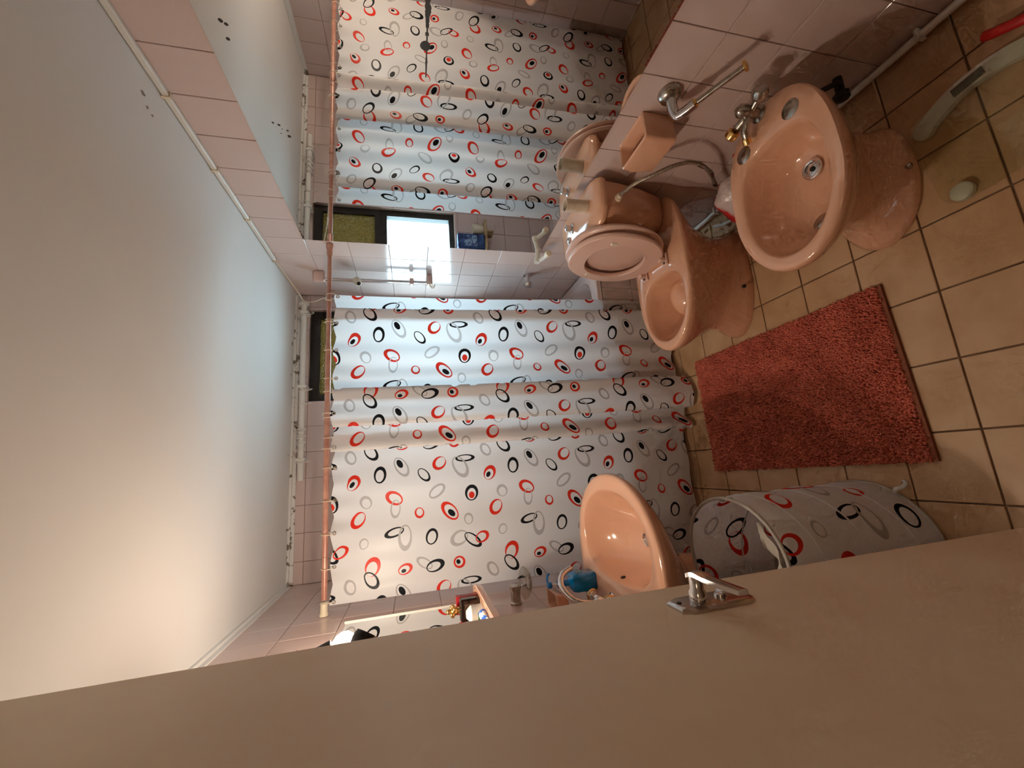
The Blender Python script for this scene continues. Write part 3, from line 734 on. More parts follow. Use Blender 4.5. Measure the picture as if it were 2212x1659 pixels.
# ------------------------------------------------------------------ bidet
BY = .845
bid = thing('bidet', 'peach ceramic bidet beside the toilet', 'bidet', (.8, BY, 0))
E3 = lambda a, b, hw, z, w=.5, p1=2.6: egg(a, b, BY, hw, z, w, 2.0, p1, 56)
bb = build('basin', loft([E3(.595, .99, .122, 0), E3(.592, .99, .125, .012), E3(.605, .98, .115, .03), E3(.645, .98, .088, .07), E3(.655, .98, .082, .14), E3(.63, .99, .098, .21), E3(.57, 1.03, .145, .285),
        E3(.525, 1.055, .173, .33, .45), E3(.507, 1.068, .183, .365, .45, 2.6), E3(.507, 1.068, .184, .382, .45), E3(.514, 1.062, .180, .390, .45), E3(.545, .955, .147, .390, .5, 3), E3(.555, .945, .139, .382, .5, 3),
        E3(.563, .94, .133, .36, .5, 3), E3(.585, .935, .118, .315, .52), E3(.63, .92, .095, .275, .55), E3(.70, .90, .065, .25, .6), E3(.76, .875, .035, .243, .6)], True, True), CERAMIC, bid, 60)
dr = build('drain', join(torus((.845, BY - .005, .252), (-.1, 0, 1), .026, .006, 24, 8), lathe([(.024, 0), (.014, .003)], (.845, BY - .005, .249), (-.1, 0, 1), 20)), CHROME, bb, True)
build('drain_hole', lathe([(.008, 0), (.008, .0045)], (.845, BY - .007, .2505), (-.1, 0, 1), 14), DARK, dr)
for (x, y) in ((.972, .765), (.966, .942)):
    build('hole_cover', lathe([(.028, 0), (.028, .002), (.024, .0045), (.004, .005)], (x, y, .389), (0, 0, 1), 24), DULL_CHROME, bid, True)
for k in range(3):
    build('spray_hole', lathe([(.0042, 0), (.0042, .003)], (.9475, BY - .022 + .022 * k, .378), (-1, 0, .25), 10), DARK, bb)
build('floor_bolt', lathe([(.009, 0), (.009, .008), (.005, .013)], (.79, BY - .115, .028), (0, -.5, 1), 14), DULL_CHROME, bid, True)
plug = thing('basin_plug', 'round metal plug lying in the bidet bowl', 'plug', (.655, BY - .01, .29))
build('disc', lathe([(.024, 0), (.025, .003), (.021, .006), (.004, .0065)], (.655, BY - .012, .278), (.5, .05, 1), 24), DULL_CHROME, plug, True)
bt = thing('bidet_tap', 'tarnished chrome mixer tap with brass knobs on the bidet', 'tap', (1.04, .86, .39))
build('body', join(lathe([(.027, 0), (.027, .005), (.017, .010), (.017, .05), (.022, .056), (.020, .075), (.010, .086)], (1.05, .86, .389), (0, 0, 1), 20), lathe([(.014, 0), (.014, .05), (.018, .052)], (1.05, .86, .425), (-.25, 1, .1), 16)), DULL_CHROME, bt, True)
build('spout', tube(catmull([(1.05, .86, .43), (1.02, .87, .436), (.995, .885, .432), (.978, .897, .415)], 6), [.011] * 19, 12), DULL_CHROME, bt, True)
build('spout_ring', lathe([(.012, 0), (.013, .004), (.013, .018)], (.984, .893, .424), (-.6, .42, -.6), 16), BRASS, bt, True)
def knob(name, c, ax, par, m1=BRASS, r=.02):
    return build(name, lathe([(r * .6, 0), (r, .006), (r * 1.08, .016), (r, .028), (r * .5, .034)], c, ax, 14), m1, par, True)
knob('hot_knob', (1.036, .915, .431), (-.25, 1, .1), bt)
k2 = build('cold_knob', lathe([(.013, 0), (.022, .006), (.025, .02), (.02, .036), (.008, .042)], (1.06, .818, .43), (0.05, -.8, .5), 12), DULL_CHROME, bt, True)
build('neck', cyl((1.05, .86, .425), (1.06, .82, .43), .012, 14), DULL_CHROME, bt, True)

# wall fittings between mirror and bidet
sd = thing('soap_niche', 'peach ceramic soap box on the wall above the toilet hose', 'soap dish', (XR, 1.09, .61))
def bx_ring(xo, ya, yb, z, r=.012): return rrect(xo, XR + .004, ya - .045, yb - .045, z - .03, r, 5)
def in_ring(xo, xb, ya, yb, z, r=.012): return rrect(xo, xb, ya - .045, yb - .045, z - .03, r, 5)
build('box', loft([bx_ring(1.09, 1.075, 1.195, .595), bx_ring(1.062, 1.055, 1.215, .615), bx_ring(1.052, 1.050, 1.22, .70), bx_ring(1.058, 1.052, 1.218, .735), in_ring(1.064, XR - .004, 1.058, 1.212, .738),
      in_ring(1.068, XR - .008, 1.062, 1.208, .730), in_ring(1.08, XR - .012, 1.074, 1.196, .635, .02), in_ring(1.095, XR - .03, 1.09, 1.18, .625, .02)], True, True), CERAMIC, sd, 40)
build('drain_slot', lathe([(.005, 0), (.005, .003)], (1.105, 1.125, .595), (0, 0, 1), 10), DARK, sd)
ph = thing('paper_holder', 'chrome toilet paper holder arm on the wall above the bidet', 'paper holder', (XR, .93, .64))
build('wall_plate', lathe([(.036, 0), (.038, .006), (.032, .022), (.018, .03)], (XR, .928, .655), (-1, 0, 0), 24), DULL_CHROME, ph, True)
build('elbow', tube(catmull([(XR - .02, .93, .652), (XR - .055, .942, .640), (XR - .075, .940, .630), (XR - .080, .915, .618), (XR - .080, .885, .605)], 6), [.017] * 14 + [.0155] * 11, 14), CHROME, ph, True)
pa, pb = np.array([XR - .08, .888, .606]), np.array([XR - .08, .755, .542])
build('arm', cyl(pa, pb, .0085, 14), DULL_CHROME, ph, True)
build('collar', lathe([(.011, 0), (.014, .004), (.011, .010)], pa, pb - pa, 16), BRASS, ph, True)
build('end_ring', lathe([(.010, 0), (.016, .003), (.016, .009), (.008, .012)], pb, pb - pa, 18), BRASS, ph, True)

# pipes along the floor
fpipe = thing('floor_pipe', 'thin white pipe along the foot of the wall behind the bidet', 'pipe', (XR - .02, 1.0, .03))
build('tube', cyl((XR - .022, .10, .034), (XR - .022, 1.95, .034), .011, 12), WHITE_PL, fpipe, True)
for y in (.25, .62, 1.45, 1.8): build('pipe_clip', rbox(XR - .036, XR, y - .006, y + .006, .018, .05, .003), WHITE_PL, fpipe)
tag(build('white_tube', tube(catmull([(1.115, 1.24, .11), (1.10, 1.27, .06), (1.085, 1.33, .02), (1.055, 1.36, .012), (1.06, 1.42, .012), (1.09, 1.5, .012)], 8), .008, 10), WHITE_PL, None, True, loc=(1.05, 1.35, .0)), 'thin white water tube curling behind the toilet foot', 'tube')
av = thing('angle_valve', 'dark angle valve on the wall behind the bidet', 'valve', (XR, .79, .11))
build('stem', cyl((XR, .79, .12), (XR - .06, .79, .12), .013, 14), BLACK_PL, av, True)
build('handle', lathe([(.018, 0), (.024, .006), (.022, .022), (.012, .028)], (XR - .055, .79, .12), (-1, 0, 0), 8), BLACK_PL, av, True)
build('outlet', tube(catmull([(XR - .04, .79, .12), (XR - .04, .775, .15), (XR - .06, .79, .20), (XR - .08, .82, .27)], 6), .008, 10), BLACK_PL, av, True)

# plastic bag between bidet and toilet
def bag_mat():
    m = mat('printed_plastic_bag', (.62, .52, .50, 1), .25, spec=.5, bump=.5, bscale=28)
    nt = m.node_tree; N, L = nt.nodes, nt.links; p = N['Principled BSDF']
    geo = N.new('ShaderNodeNewGeometry'); sx = N.new('ShaderNodeSeparateXYZ'); L.new(geo.outputs['Position'], sx.inputs[0])
    n = N.new('ShaderNodeTexNoise'); n.inputs['Scale'].default_value = 14; n.inputs['Detail'].default_value = 3; L.new(geo.outputs['Position'], n.inputs['Vector'])
    a = N.new('ShaderNodeMath'); a.operation = 'MULTIPLY_ADD'; a.inputs[1].default_value = .16; L.new(n.outputs['Fac'], a.inputs[0]); L.new(sx.outputs['Y'], a.inputs[2])
    r = N.new('ShaderNodeMapRange'); r.inputs[1].default_value = 1.265; r.inputs[2].default_value = 1.29; L.new(a.outputs[0], r.inputs[0])
    mx = N.new('ShaderNodeMix'); mx.data_type = 'RGBA'; mx.inputs[6].default_value = (.62, .52, .50, 1); mx.inputs[7].default_value = (.62, .03, .035, 1)
    L.new(r.outputs[0], mx.inputs[0]); L.new(mx.outputs[2], p.inputs['Base Color'])
    p.inputs['Transmission Weight'].default_value = 0.0
    return m
def lump(c, sx, sy, sz, seed, n=40, m=24, rough=.12):
    g = np.random.default_rng(seed); V, F = ball((0, 0, 0), 1, n, m)
    K = g.normal(size=(14, 3)) * 3; ph_ = g.random(14) * 6
    d = sum(np.sin(V @ K[i] + ph_[i]) for i in range(14)) / 14
    cr = sum(np.abs(np.sin(V @ (K[i] * 2.3) + ph_[i])) for i in range(7)) / 7
    R = 1 + rough * d * 2 - rough * .8 * cr
    V = V * R[:, None] * np.array([sx, sy, sz]); V[:, 2] = np.maximum(V[:, 2], -sz * .82)
    return V + np.array(c), F
bag = thing('plastic_bag', 'crumpled pale plastic bag with red print between bidet and toilet', 'bag', (1.0, 1.155, 0))
build('bag_body', lump((1.0, 1.155, .135), .115, .118, .16, 3), bag_mat(), bag, 'all')
build('red_ear', lump((1.085, 1.065, .25), .018, .02, .05, 5, 16, 10), mat('red_plastic_film', (.6, .02, .02, 1), .3), bag, 'all')

# bathroom scale
gs = thing('bathroom_scale', 'glass bathroom scale with white arc and grey display on the floor', 'scale', (.775, .55, 0))
sa = math.radians(8); scx, scy = .775, .55
def rot_xy(v, a, cx, cy):
    v = np.asarray(v, float).copy(); x, y = v[:, 0] - cx, v[:, 1] - cy
    v[:, 0] = cx + x * math.cos(a) - y * math.sin(a); v[:, 1] = cy + x * math.sin(a) + y * math.cos(a); return v
hs = .152
def rr_(h_, z, r=.05): return rot_xy(rrect(scx - h_, scx + h_, scy - h_, scy + h_, z, r, 8), sa, scx, scy)
build('glass_plate', loft([rr_(hs - .002, .022), rr_(hs, .024), rr_(hs, .029), rr_(hs - .002, .031)], True, True), glassy('scale_glass', (.95, .97, .92, 1)), gs, 30)
arc_pts = [(scx + .135 - .065 * math.cos(t) , scy + .12 * math.sin(t)) for t in np.linspace(-1.25, 1.25, 17)]
arc_pts = [(scx + .03 + .12 * math.cos(t * .62), scy + .118 * (t / 1.25)) for t in np.linspace(-1.25, 1.25, 17)]
A_, F_ = [], []
for i, (x, y) in enumerate(arc_pts):
    w = .021 + .004 * abs(i - 8) / 8
    A_ += [(x - w, y, .002), (x + w, y, .002), (x + w, y, .021), (x - w, y, .021)]
for i in range(16):
    a, b = i * 4, i * 4 + 4
    F_ += [(a + j, a + (j + 1) % 4, b + (j + 1) % 4, b + j) for j in range(4)]
F_ += [(3, 2, 1, 0), (64, 65, 66, 67)]
WARC = mat('white_scale_plastic', (.66, .64, .58, 1), .35)
build('white_arc', (rot_xy(A_, sa, scx, scy), F_), WARC, gs)
build('display', (rot_xy(box(scx + .135, scx + .160, scy - .034, scy + .034, .0205, .0216)[0], sa, scx, scy), box(0, 1, 0, 1, 0, 1)[1]), mat('grey_display', (.10, .10, .07, 1), .25), gs)
for (dx, dy) in ((-.115, .115), (-.115, -.115), (.115, .118), (.115, -.118)):
    p = rot_xy([(scx + dx, scy + dy, 0)], sa, scx, scy)[0]
    build('foot', lathe([(.021, 0), (.025, .004), (.025, .018), (.02, .022)], (p[0], p[1], 0), (0, 0, 1), 20), WARC, gs, True)
# red dustpan at the edge of the frame
dp = thing('dustpan', 'red plastic dustpan lying on the floor beside the glass scale', 'dustpan', (1.0, .40, 0))
RED_PL = mat('red_plastic', (.55, .015, .012, 1), .35)
build('handle', tube(catmull([(1.0, .515, .03), (.985, .49, .034), (.965, .44, .034), (.95, .38, .03), (.945, .34, .026)], 6), [.008] + [.013] * 23 + [.012], 12), RED_PL, dp, True)
build('pan', join(box(.85, 1.04, .14, .35, 0.0, .006), box(.85, .856, .14, .35, .006, .05), box(1.034, 1.04, .14, .35, .006, .05), box(.856, 1.034, .342, .35, .006, .055)), RED_PL, dp)

# ------------------------------------------------------------------ rug
RC = np.array([(.487, .893), (.466, 1.80), (-.108, 1.785), (-.083, .868)])
def rugp(a, b): return (RC[0] * (1 - a) + RC[3] * a) * (1 - b) + (RC[1] * (1 - a) + RC[2] * a) * b
rug = thing('bath_rug', 'dark red shaggy bath rug on the tiled floor', 'rug', (.19, 1.34, 0))
RUGB = mat('rug_backing', (.20, .06, .03, 1), .9)
base_pts = [rugp(a, b) for a, b in ((0, 0), (1, 0), (1, 1), (0, 1))]
build('backing', loft([[(p[0], p[1], .0) for p in base_pts], [(p[0], p[1], .006) for p in base_pts]]), RUGB, rug)
build('woven_edge', loft([[(*rugp(a, b), .0062) for a, b in ((.0, .0), (1, 0), (1, .013), (0, .013))], [(*rugp(a, b), .011) for a, b in ((.0, .0), (1, 0), (1, .013), (0, .013))]]), mat('rug_edge', (.26, .085, .045, 1), .9), rug)
PILE = mat('rug_pile', (.66, .19, .13, 1), .95, spec=.1, col2=(.51, .13, .09, 1), nscale=11, nlo=.35, nhi=.7)
na, nb = 104, 150
V_, F2 = [], []
g_ = np.random.default_rng(11)
for i in range(na):
    for j in range(nb):
        a = (i + .5 + g_.normal(0, .16)) / na; b = .013 + .987 * (j + .5 + g_.normal(0, .16)) / nb
        a, b = min(max(a, .002), .998), min(max(b, .015), .998)
        c = rugp(a, b)
        wear = 0.5 + 0.5 * math.sin(a * 9 + 2 * math.sin(b * 7)) * math.sin(b * 11 + 1.5 * math.cos(a * 6))
        if g_.random() < .10 * wear: continue
        hh_ = .010 + .007 * g_.random() + .004 * wear
        r = .0036 + .0012 * g_.random(); dx, dy = g_.normal(0, .0028, 2); t0 = g_.random() * 6
        n0 = len(V_)
        for k in range(4):
            q = t0 + k * PI / 2; V_.append((c[0] + r * math.cos(q), c[1] + r * math.sin(q), .005))
        for k in range(4):
            q = t0 + k * PI / 2; V_.append((c[0] + dx + .8 * r * math.cos(q), c[1] + dy + .8 * r * math.sin(q), .005 + hh_ * .75))
        V_.append((c[0] + dx * 1.3, c[1] + dy * 1.3, .005 + hh_))
        for k in range(4):
            l = (k + 1) % 4
            F2.append((n0 + k, n0 + l, n0 + 4 + l, n0 + 4 + k)); F2.append((n0 + 4 + k, n0 + 4 + l, n0 + 8))
pile = build('pile', (V_, F2), PILE, rug, 'all'); pile['kind'] = 'stuff'

# ------------------------------------------------------------------ washbasin
SY = 1.395
sink = thing('washbasin', 'peach ceramic pedestal washbasin on the wall under the small mirror', 'washbasin', (-.4, SY, 0))
def ES(xt, hw, z, xb=XL + .001, w=.42, p0=9.0, p1=2.1, n=64): return egg(xb, xt, SY, hw, z, w, p0, p1, n)
basin = build('basin', loft([ES(-.34, .12, .60, w=.5), ES(-.29, .16, .64), ES(-.20, .225, .70), ES(-.115, .275, .75), ES(-.068, .300, .79), ES(-.057, .306, .806), ES(-.060, .304, .817), ES(-.068, .298, .821),
        egg(-.435, -.112, SY, .250, .821, .42, 2.6, 2.1, 64), egg(-.430, -.120, SY, .243, .815, .42, 2.6, 2.1, 64), egg(-.425, -.132, SY, .232, .79, .42, 2.6, 2.1, 64), egg(-.415, -.165, SY, .20, .74, .42, 2.5, 2.1, 64),
        egg(-.395, -.205, SY, .145, .70, .42, 2.2, 2.1, 64), egg(-.36, -.25, SY, .08, .682, .45, 2, 2, 64), egg(-.33, -.28, SY, .03, .677, .5, 2, 2, 64)], True, True), CERAMIC, sink, 55)
build('overflow_hole', lathe([(.009, 0), (.009, .003)], (-.4245, SY + .015, .785), (1, 0, .25), 12), DARK, basin)
build('drain', join(torus((-.305, SY, .680), (0, 0, 1), .022, .004, 20, 8), lathe([(.021, 0), (.021, .002)], (-.305, SY, .6775), (0, 0, 1), 20)), CHROME, basin, True)
def PC(hx, hy, z): return [(-.452 + hx * math.cos(t), SY + hy * math.sin(t), z) for t in np.linspace(0, 2 * PI, 40, endpoint=False)]
build('pedestal', loft([PC(.09, .088, 0), PC(.09, .088, .03), PC(.082, .084, .07), PC(.078, .08, .22), PC(.076, .08, .45), PC(.085, .1, .58), PC(.1, .13, .66)], True, True), CERAMIC, sink, 50)
# tap
tp = thing('basin_tap', 'chrome swan neck tap with brass rimmed knobs on the washbasin', 'tap', (-.50, 1.43, .82))
build('body', lathe([(.028, 0), (.028, .005), (.019, .012), (.018, .04), (.021, .05), (.019, .07), (.012, .078)], (-.503, 1.435, .820), (0, 0, 1), 22), CHROME, tp, True)
build('spout', tube(catmull([(-.503, 1.435, .88), (-.495, 1.45, .945), (-.475, 1.48, .975), (-.447, 1.515, .985), (-.42, 1.545, .965), (-.405, 1.556, .925)], 8), .0115, 14), CHROME, tp, True)
build('arm', join(cyl((-.503, 1.435, .85), (-.486, 1.375, .862), .011, 14), cyl((-.503, 1.435, .85), (-.50, 1.50, .865), .011, 14)), CHROME, tp, True)
for c, ax in (((-.486, 1.378, .862), (.25, -1, .25)), ((-.50, 1.497, .865), (.1, 1, .25))):
    kb = build('knob', lathe([(.012, 0), (.02, .006), (.022, .018), (.018, .028)], c, ax, 12), CHROME, tp, True)
    a = np.array(ax) / np.linalg.norm(ax)
    build('brass_ring', torus(np.array(c) + a * .012, ax, .0215, .004, 20, 8), BRASS, kb, True)
    build('knob_cap', lathe([(.014, .028), (.012, .034), (.004, .036)], c, ax, 16), WHITE_PL, kb, True)
# soap bottle
sb = thing('soap_bottle', 'blue liquid soap pump bottle on the washbasin beside the tap', 'soap bottle', (-.468, 1.60, .821))
def rb(hx, hy, z, r=.012): return rrect(-.468 - hx, -.468 + hx, 1.60 - hy, 1.60 + hy, z, r, 5)
bod = build('bottle', loft([rb(.030, .036, .821), rb(.033, .039, .826), rb(.033, .039, .90), rb(.030, .035, .915), rb(.012, .012, .925, .0119), rb(.011, .011, .945, .0109)], True, True), BLUE_LIQUID, sb, 40)
build('print_label', box(-.4349, -.4342, 1.585, 1.607, .872, .892), mat('label_grey', (.12, .22, .32, 1), .4), bod)
BLUE_PL = mat('blue_plastic', (.005, .17, .45, 1), .35)
build('collar', lathe([(.014, 0), (.016, .003), (.016, .02), (.012, .026)], (-.468, 1.60, .945), (0, 0, 1), 18), BLUE_PL, sb, True)
build('pump_stem', cyl((-.468, 1.60, .968), (-.468, 1.60, .998), .0045, 12), WHITE_PL, sb, True)
build('pump_head', join(lathe([(.010, 0), (.012, .004), (.012, .014), (.008, .018)], (-.468, 1.60, .995), (0, 0, 1), 16), tube(catmull([(-.468, 1.60, 1.006), (-.452, 1.607, 1.009), (-.436, 1.613, 1.004), (-.43, 1.615, .997)], 5), .0045, 8)), BLUE_PL, sb, True)
# ceramic soap dish on the wall
sd2 = thing('soap_dish', 'small peach ceramic soap dish on the wall above the washbasin tap', 'soap dish', (XL, 1.60, .96))
def lr(xo, ya, yb, z, r=.01): return rrect(XL - .004, xo, ya, yb, z, r, 5)
build('tray', loft([lr(-.52, 1.56, 1.65, .945), lr(-.495, 1.545, 1.665, .965), lr(-.488, 1.54, 1.67, .995), rrect(XL + .01, -.495, 1.548, 1.662, .995, .008, 5), rrect(XL + .014, -.503, 1.556, 1.654, .968, .008, 5)], True, True), CERAMIC, sd2, 40)
# glass dish in a chrome holder
gd = thing('glass_dish_holder', 'clear round glass dish in chrome wall holder between shelf and curtain', 'dish', (XL, 1.745, 1.1))
build('wall_mount', lathe([(.024, 0), (.024, .008), (.020, .012), (.020, .055), (.023, .058), (.023, .072), (.015, .078)], (XL, 1.755, 1.105), (1, -.02, 0), 22), DULL_CHROME, gd, True)
build('bracket_arm', tube(catmull([(-.505, 1.753, 1.095), (-.495, 1.745, 1.075), (-.49, 1.73, 1.066)], 5), .005, 8), DULL_CHROME, gd, True)
GLS = glassy('clear_dish_glass', (.93, .92, .88, 1))
build('glass_dish', lathe([(.020, .0), (.045, .003), (.060, .014), (.063, .022), (.061, .023), (.057, .016), (.043, .007), (.018, .005)], (-.478, 1.715, 1.055), (0.06, -.1, 1), 32), GLS, gd, True)
build('glass_foot', torus((-.478, 1.715, 1.057), (0.06, -.1, 1), .028, .003, 24, 6), GLS, gd, True)
# small mirror, shelf and toiletries
sm = thing('basin_mirror', 'rectangular mirror on the wall above the washbasin', 'mirror', (XL, 1.44, 1.3))
build('glass', rbox(XL, XL + .006, 1.04, 1.838, 1.295, 1.778, .0015), MIRROR_SILVER, sm)
build('glass_edge', rbox(XL, XL + .011, 1.838, 1.846, 1.295, 1.782, .002), WHITE_PL, sm)
sh = thing('toiletry_shelf', 'peach ceramic shelf under the washbasin mirror', 'shelf', (XL, 1.42, 1.28))
def shp(xt, z, in_=0.0): return egg(XL - .003, xt - in_, 1.415, .298 - in_, z, .2, 12, 7, 64)
build('shelf_plate', loft([shp(-.455, 1.250, .02), shp(-.44, 1.262), shp(-.437, 1.272), shp(-.437, 1.284), shp(-.44, 1.287), egg(XL + .004, -.452, 1.415, .285, 1.287, .2, 12, 7, 64), egg(XL + .004, -.455, 1.415, .282, 1.278, .2, 12, 7, 64)], True, True), CERAMIC, sh, 40)
pf = thing('perfume_bottle', 'black perfume bottle with ornate gold stopper on the shelf', 'perfume bottle', (-.505, 1.62, 1.279))
PBK = mat('black_glass', (.012, .006, .005, 1), .08, spec=.6)
pbod = build('bottle', rbox(-.545, -.470, 1.592, 1.628, 1.279, 1.352, .006), PBK, pf)
build('label_plate', box(-.53, -.485, 1.5905, 1.5922, 1.30, 1.335), mat('dark_label', (.05, .03, .02, 1), .4), pbod)
build('neck', cyl((-.507, 1.61, 1.352), (-.507, 1.61, 1.362), .012, 16), BRASS, pf, True)
build('stopper', join(ball((-.507, 1.61, 1.372), .016, 14, 8), *[ball((-.507 + .016 * math.cos(k * 1.05), 1.61 + .013 * math.sin(k * 1.05), 1.376 + .006 * math.sin(k * 2.2)), .008, 10, 6) for k in range(6)], ball((-.507, 1.61, 1.392), .010, 12, 8)), BRASS, pf, True)
rbx = thing('small_red_box', 'small dark red box on the shelf behind the black perfume bottle', 'box', (-.50, 1.668, 1.279))
build('carton', rbox(-.535, -.475, 1.65, 1.682, 1.279, 1.357, .002), mat('dark_red_card', (.22, .008, .012, 1), .4), rbx)
build('lid_band', rbox(-.536, -.474, 1.649, 1.683, 1.345, 1.359, .001), mat('red_card', (.33, .01, .015, 1), .4), rbx)
jar = thing('cream_jar', 'white plastic jar with a green label standing on the ceramic shelf', 'jar', (-.49, 1.46, 1.287))
build('jar_body', lathe([(.018, 0), (.026, .004), (.027, .05), (.022, .056), (.012, .066)], (-.482, 1.475, 1.2765), (0.0, -.0, 1), 22), WHITE_PL, jar, True)
build('green_label', lathe([(.0272, .012), (.0272, .03)], (-.482, 1.475, 1.2765), (0, 0, 1), 22, False, False), mat('green_white_label', (.75, .75, .7, 1), .4, col2=(.02, .22, .08, 1), nscale=32, nlo=.52, nhi=.54), jar, True)
tbp = thing('toothpaste_tube', 'blue and white toothpaste tube on the shelf beside the jar', 'tube', (-.48, 1.38, 1.287))
build('tube_body', loft([[(-.47 + .016 * math.cos(t), 1.42, 1.294 + .015 * math.sin(t)) for t in np.linspace(0, 2 * PI, 20, endpoint=False)], [(-.475 + .018 * math.cos(t), 1.38, 1.293 + .012 * math.sin(t)) for t in np.linspace(0, 2 * PI, 20, endpoint=False)], [(-.485 + .024 * math.cos(t), 1.31, 1.285 + .003 * math.sin(t)) for t in np.linspace(0, 2 * PI, 20, endpoint=False)]]), mat('toothpaste_print', (.7, .7, .7, 1), .3, col2=(.02, .12, .5, 1), nscale=38, nlo=.48, nhi=.5), tbp, 40)
build('tube_cap', lathe([(.010, 0), (.010, .018)], (-.47, 1.42, 1.294), (0, 1, 0), 16), WHITE_PL, tbp, True)
rh = thing('wall_hook', 'small dark red hook high on the wall above the lamp', 'hook', (XL, 1.56, 1.88))
build('hook_plate', rbox(XL, XL + .008, 1.545, 1.58, 1.865, 1.905, .003), mat('dark_red_plastic', (.13, .01, .012, 1), .4), rh)
build('hook_prong', tube(catmull([(XL + .006, 1.562, 1.88), (XL + .022, 1.562, 1.872), (XL + .03, 1.562, 1.885)], 5), .004, 8), mat('dark_red_plastic_prong', (.16, .012, .014, 1), .4), rh, True)

# ------------------------------------------------------------------ laundry hamper
HC0, HC1, HH = np.array([-.345, 1.108]), np.array([-.352, 1.122]), .55
HR = .202
ham = thing('laundry_hamper', 'collapsible laundry hamper of white fabric with red and black ovals', 'hamper', (HC0[0], HC0[1], 0))
def ham_surf(u, v):
    th = u / HR; t = v / HH
    r = HR * (1 + .02 * np.sin(v * 2 * PI / .19)) * (0.985 + .015 * np.sin(3 * th + v * 4)) * (1 - .0 * t)
    cx = HC0[0] + (HC1[0] - HC0[0]) * t; cy = HC0[1] + (HC1[1] - HC0[1]) * t
    return np.stack([cx + r * np.cos(th), cy + r * np.sin(th), v + .006 + .010 * t * np.sin(th * 2 + .6)], 1)
fabric_object('fabric_wall', printed_sheet(-PI * HR, PI * HR, 0, HH, .03, .035, ham_surf, 1.12, (.13, -.12)), ham)
def hring(z, dr=0.0, n=48): return ham_surf(np.linspace(-PI * HR, PI * HR, n, endpoint=False), np.full(n, z)) * np.array([1, 1, 1])
PIPING = fabric('hamper_piping', (.62, .58, .52, 1), .2)
build('rim_piping', tube(hring(HH), .0055, 8, True), PIPING, ham, True)
build('bottom_piping', tube(hring(.004), .005, 8, True), PIPING, ham, True)
sp = ham_surf(np.linspace(-PI * HR, PI * HR * 4.2, 190), np.linspace(.05, HH - .06, 190))
build('spiral_seam', tube(sp, .0032, 6), CLOTH_W, ham, True)
build('bottom_panel', (np.array([[p[0], p[1], .008] for p in hring(.004)]), [list(range(48))]), CLOTH_W, ham)
# lining flap folded over the rim
fl_u = np.linspace(-2.35, -.72, 22) * HR
FV, FF = [], []
for i, u in enumerate(fl_u):
    d = math.sin(PI * i / 21) ** .7
    p = ham_surf(np.array([u]), np.array([HH]))[0]; th = u / HR
    c = np.array([HC1[0], HC1[1]])
    for j in range(8):
        s = j / 7 * d
        inn = .012 + .10 * s * (1 + .25 * math.sin(i * .8)); z = HH + .006 - .11 * s * s + .006 * math.sin(i * 1.1 + j)
        q = c + (np.array(p[:2]) - c) * (1 - inn / HR)
        FV.append((q[0], q[1], z))
for i in range(21):
    for j in range(7):
        a = i * 8 + j; FF.append((a, a + 1, a + 9, a + 8))
build('lining_flap', (FV, FF), fabric('hamper_lining', (.66, .62, .54, 1), .25), ham, 'all')
build('foot_knot', tube(catmull([(-.178, .998, .02), (-.165, .985, .03), (-.16, .975, .015), (-.15, .97, .006), (-.14, .975, .004)], 5), .006, 8), CLOTH_W, ham, True)

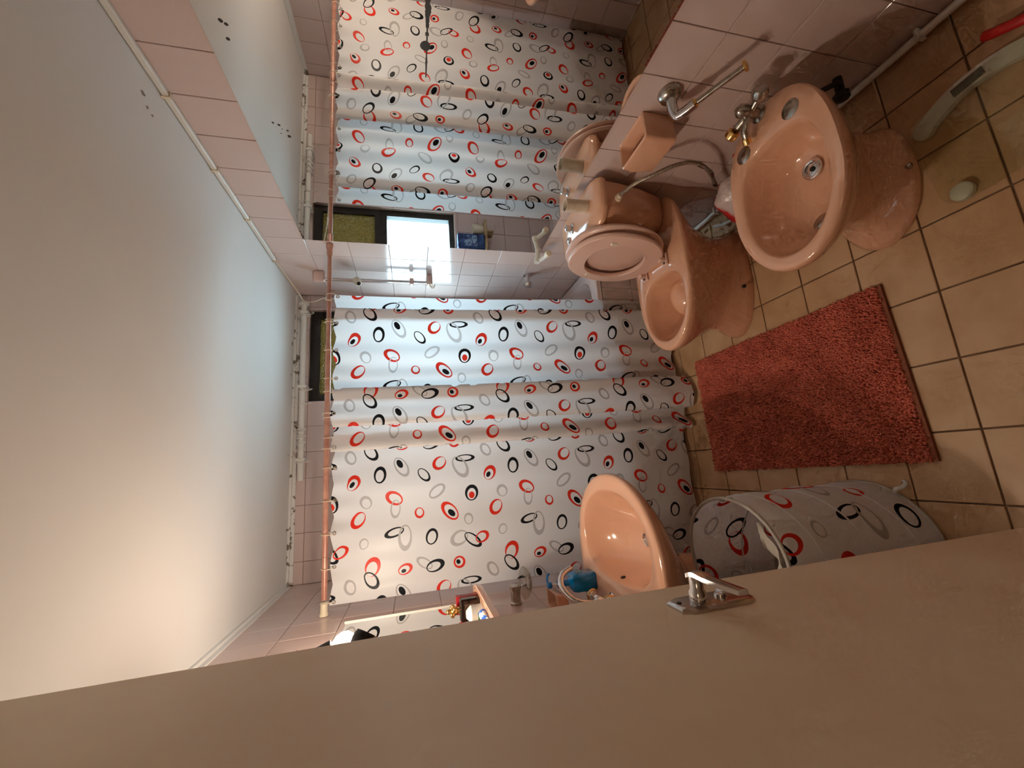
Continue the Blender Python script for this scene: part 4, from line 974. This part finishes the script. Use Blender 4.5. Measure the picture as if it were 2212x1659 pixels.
# ------------------------------------------------------------------ door
DX, DY0, DY1 = -0.245, -.05, .72
door = tag(build('door_1', rbox(DX - .038, DX, DY0, DY1, .008, 2.035, .003), DOOR_PAINT), 'plain cream door standing open with a chrome lever handle', None, None, 'structure')
plate_o = [(-.029, -.052), (-.020, -.068), (.020, -.068), (.029, -.052), (.029, .052), (.020, .068), (-.020, .068), (-.029, .052)]
PZ, PY = 1.037, .618
def pl(sc_, x): return [(x, PY + a * sc_, PZ + b * (1 - (1 - sc_) * .4)) for a, b in plate_o]
pm = mat('lock_plate_chrome', (.62, .58, .54, 1), .22, metal=1.0)
lp = build('lock_plate', loft([pl(1, DX), pl(1, DX + .004), pl(.86, DX + .008), pl(.8, DX + .0085)], False, True), pm, door, 30)
for z in (PZ + .058, PZ - .058): build('plate_screw', lathe([(.0042, 0), (.0035, .002)], (DX + .008, PY, z), (1, 0, 0), 10), BLACK_PL, lp)
build('thumb_turn', join(lathe([(.010, 0), (.010, .004), (.007, .006)], (DX + .008, PY + .002, PZ - .022), (1, 0, 0), 16), rbox(DX + .012, DX + .018, PY - .009, PY + .012, PZ - .025, PZ - .019, .002)), CHROME, lp, True)
build('lever_hub', lathe([(.014, 0), (.014, .014), (.011, .018), (.011, .040)], (DX + .007, PY + .002, PZ + .020), (1, 0, 0), 20), CHROME, lp, True)
lv = catmull([(DX + .044, PY + .012, PZ + .020), (DX + .049, PY - .004, PZ + .021), (DX + .046, PY - .03, PZ + .020), (DX + .045, PY - .065, PZ + .019), (DX + .045, PY - .098, PZ + .018)], 6)
LV, LF = [], []
for i, p in enumerate(lv):
    w = .0115 - .003 * i / len(lv)
    LV += [(p[0] - .0035, p[1], p[2] - w), (p[0] + .003, p[1], p[2] - w), (p[0] + .0045, p[1], p[2]), (p[0] + .003, p[1], p[2] + w), (p[0] - .0035, p[1], p[2] + w)]
n_ = len(lv)
for i in range(n_ - 1):
    for j in range(5): LF.append((i * 5 + j, i * 5 + (j + 1) % 5, i * 5 + 5 + (j + 1) % 5, i * 5 + 5 + j))
LF += [(4, 3, 2, 1, 0), tuple((n_ - 1) * 5 + j for j in range(5))]
build('lever', (LV, LF), CHROME, lp, 25)
# added fill lamp, unseen behind the photographer, brightens the door and near floor
hl = thing('fill_lamp', 'added fill lamp, out of view in the passage outside the bathroom', 'lamp', (.15, -.85, ZC))
build('fill_bowl', lathe([(.11, 0), (.115, -.02), (.09, -.05), (.04, -.068), (.005, -.07)], (.15, -.85, ZC - .002), (0, 0, 1), 28), mat('fill_lamp_glow', (1, 1, 1, 1), .4, emit=(1, .66, .38, 1), estr=11.0), hl, True)
build('rim', torus((.15, -.85, ZC - .006), (0, 0, 1), .114, .006, 28, 8), WHITE_PL, hl, True)
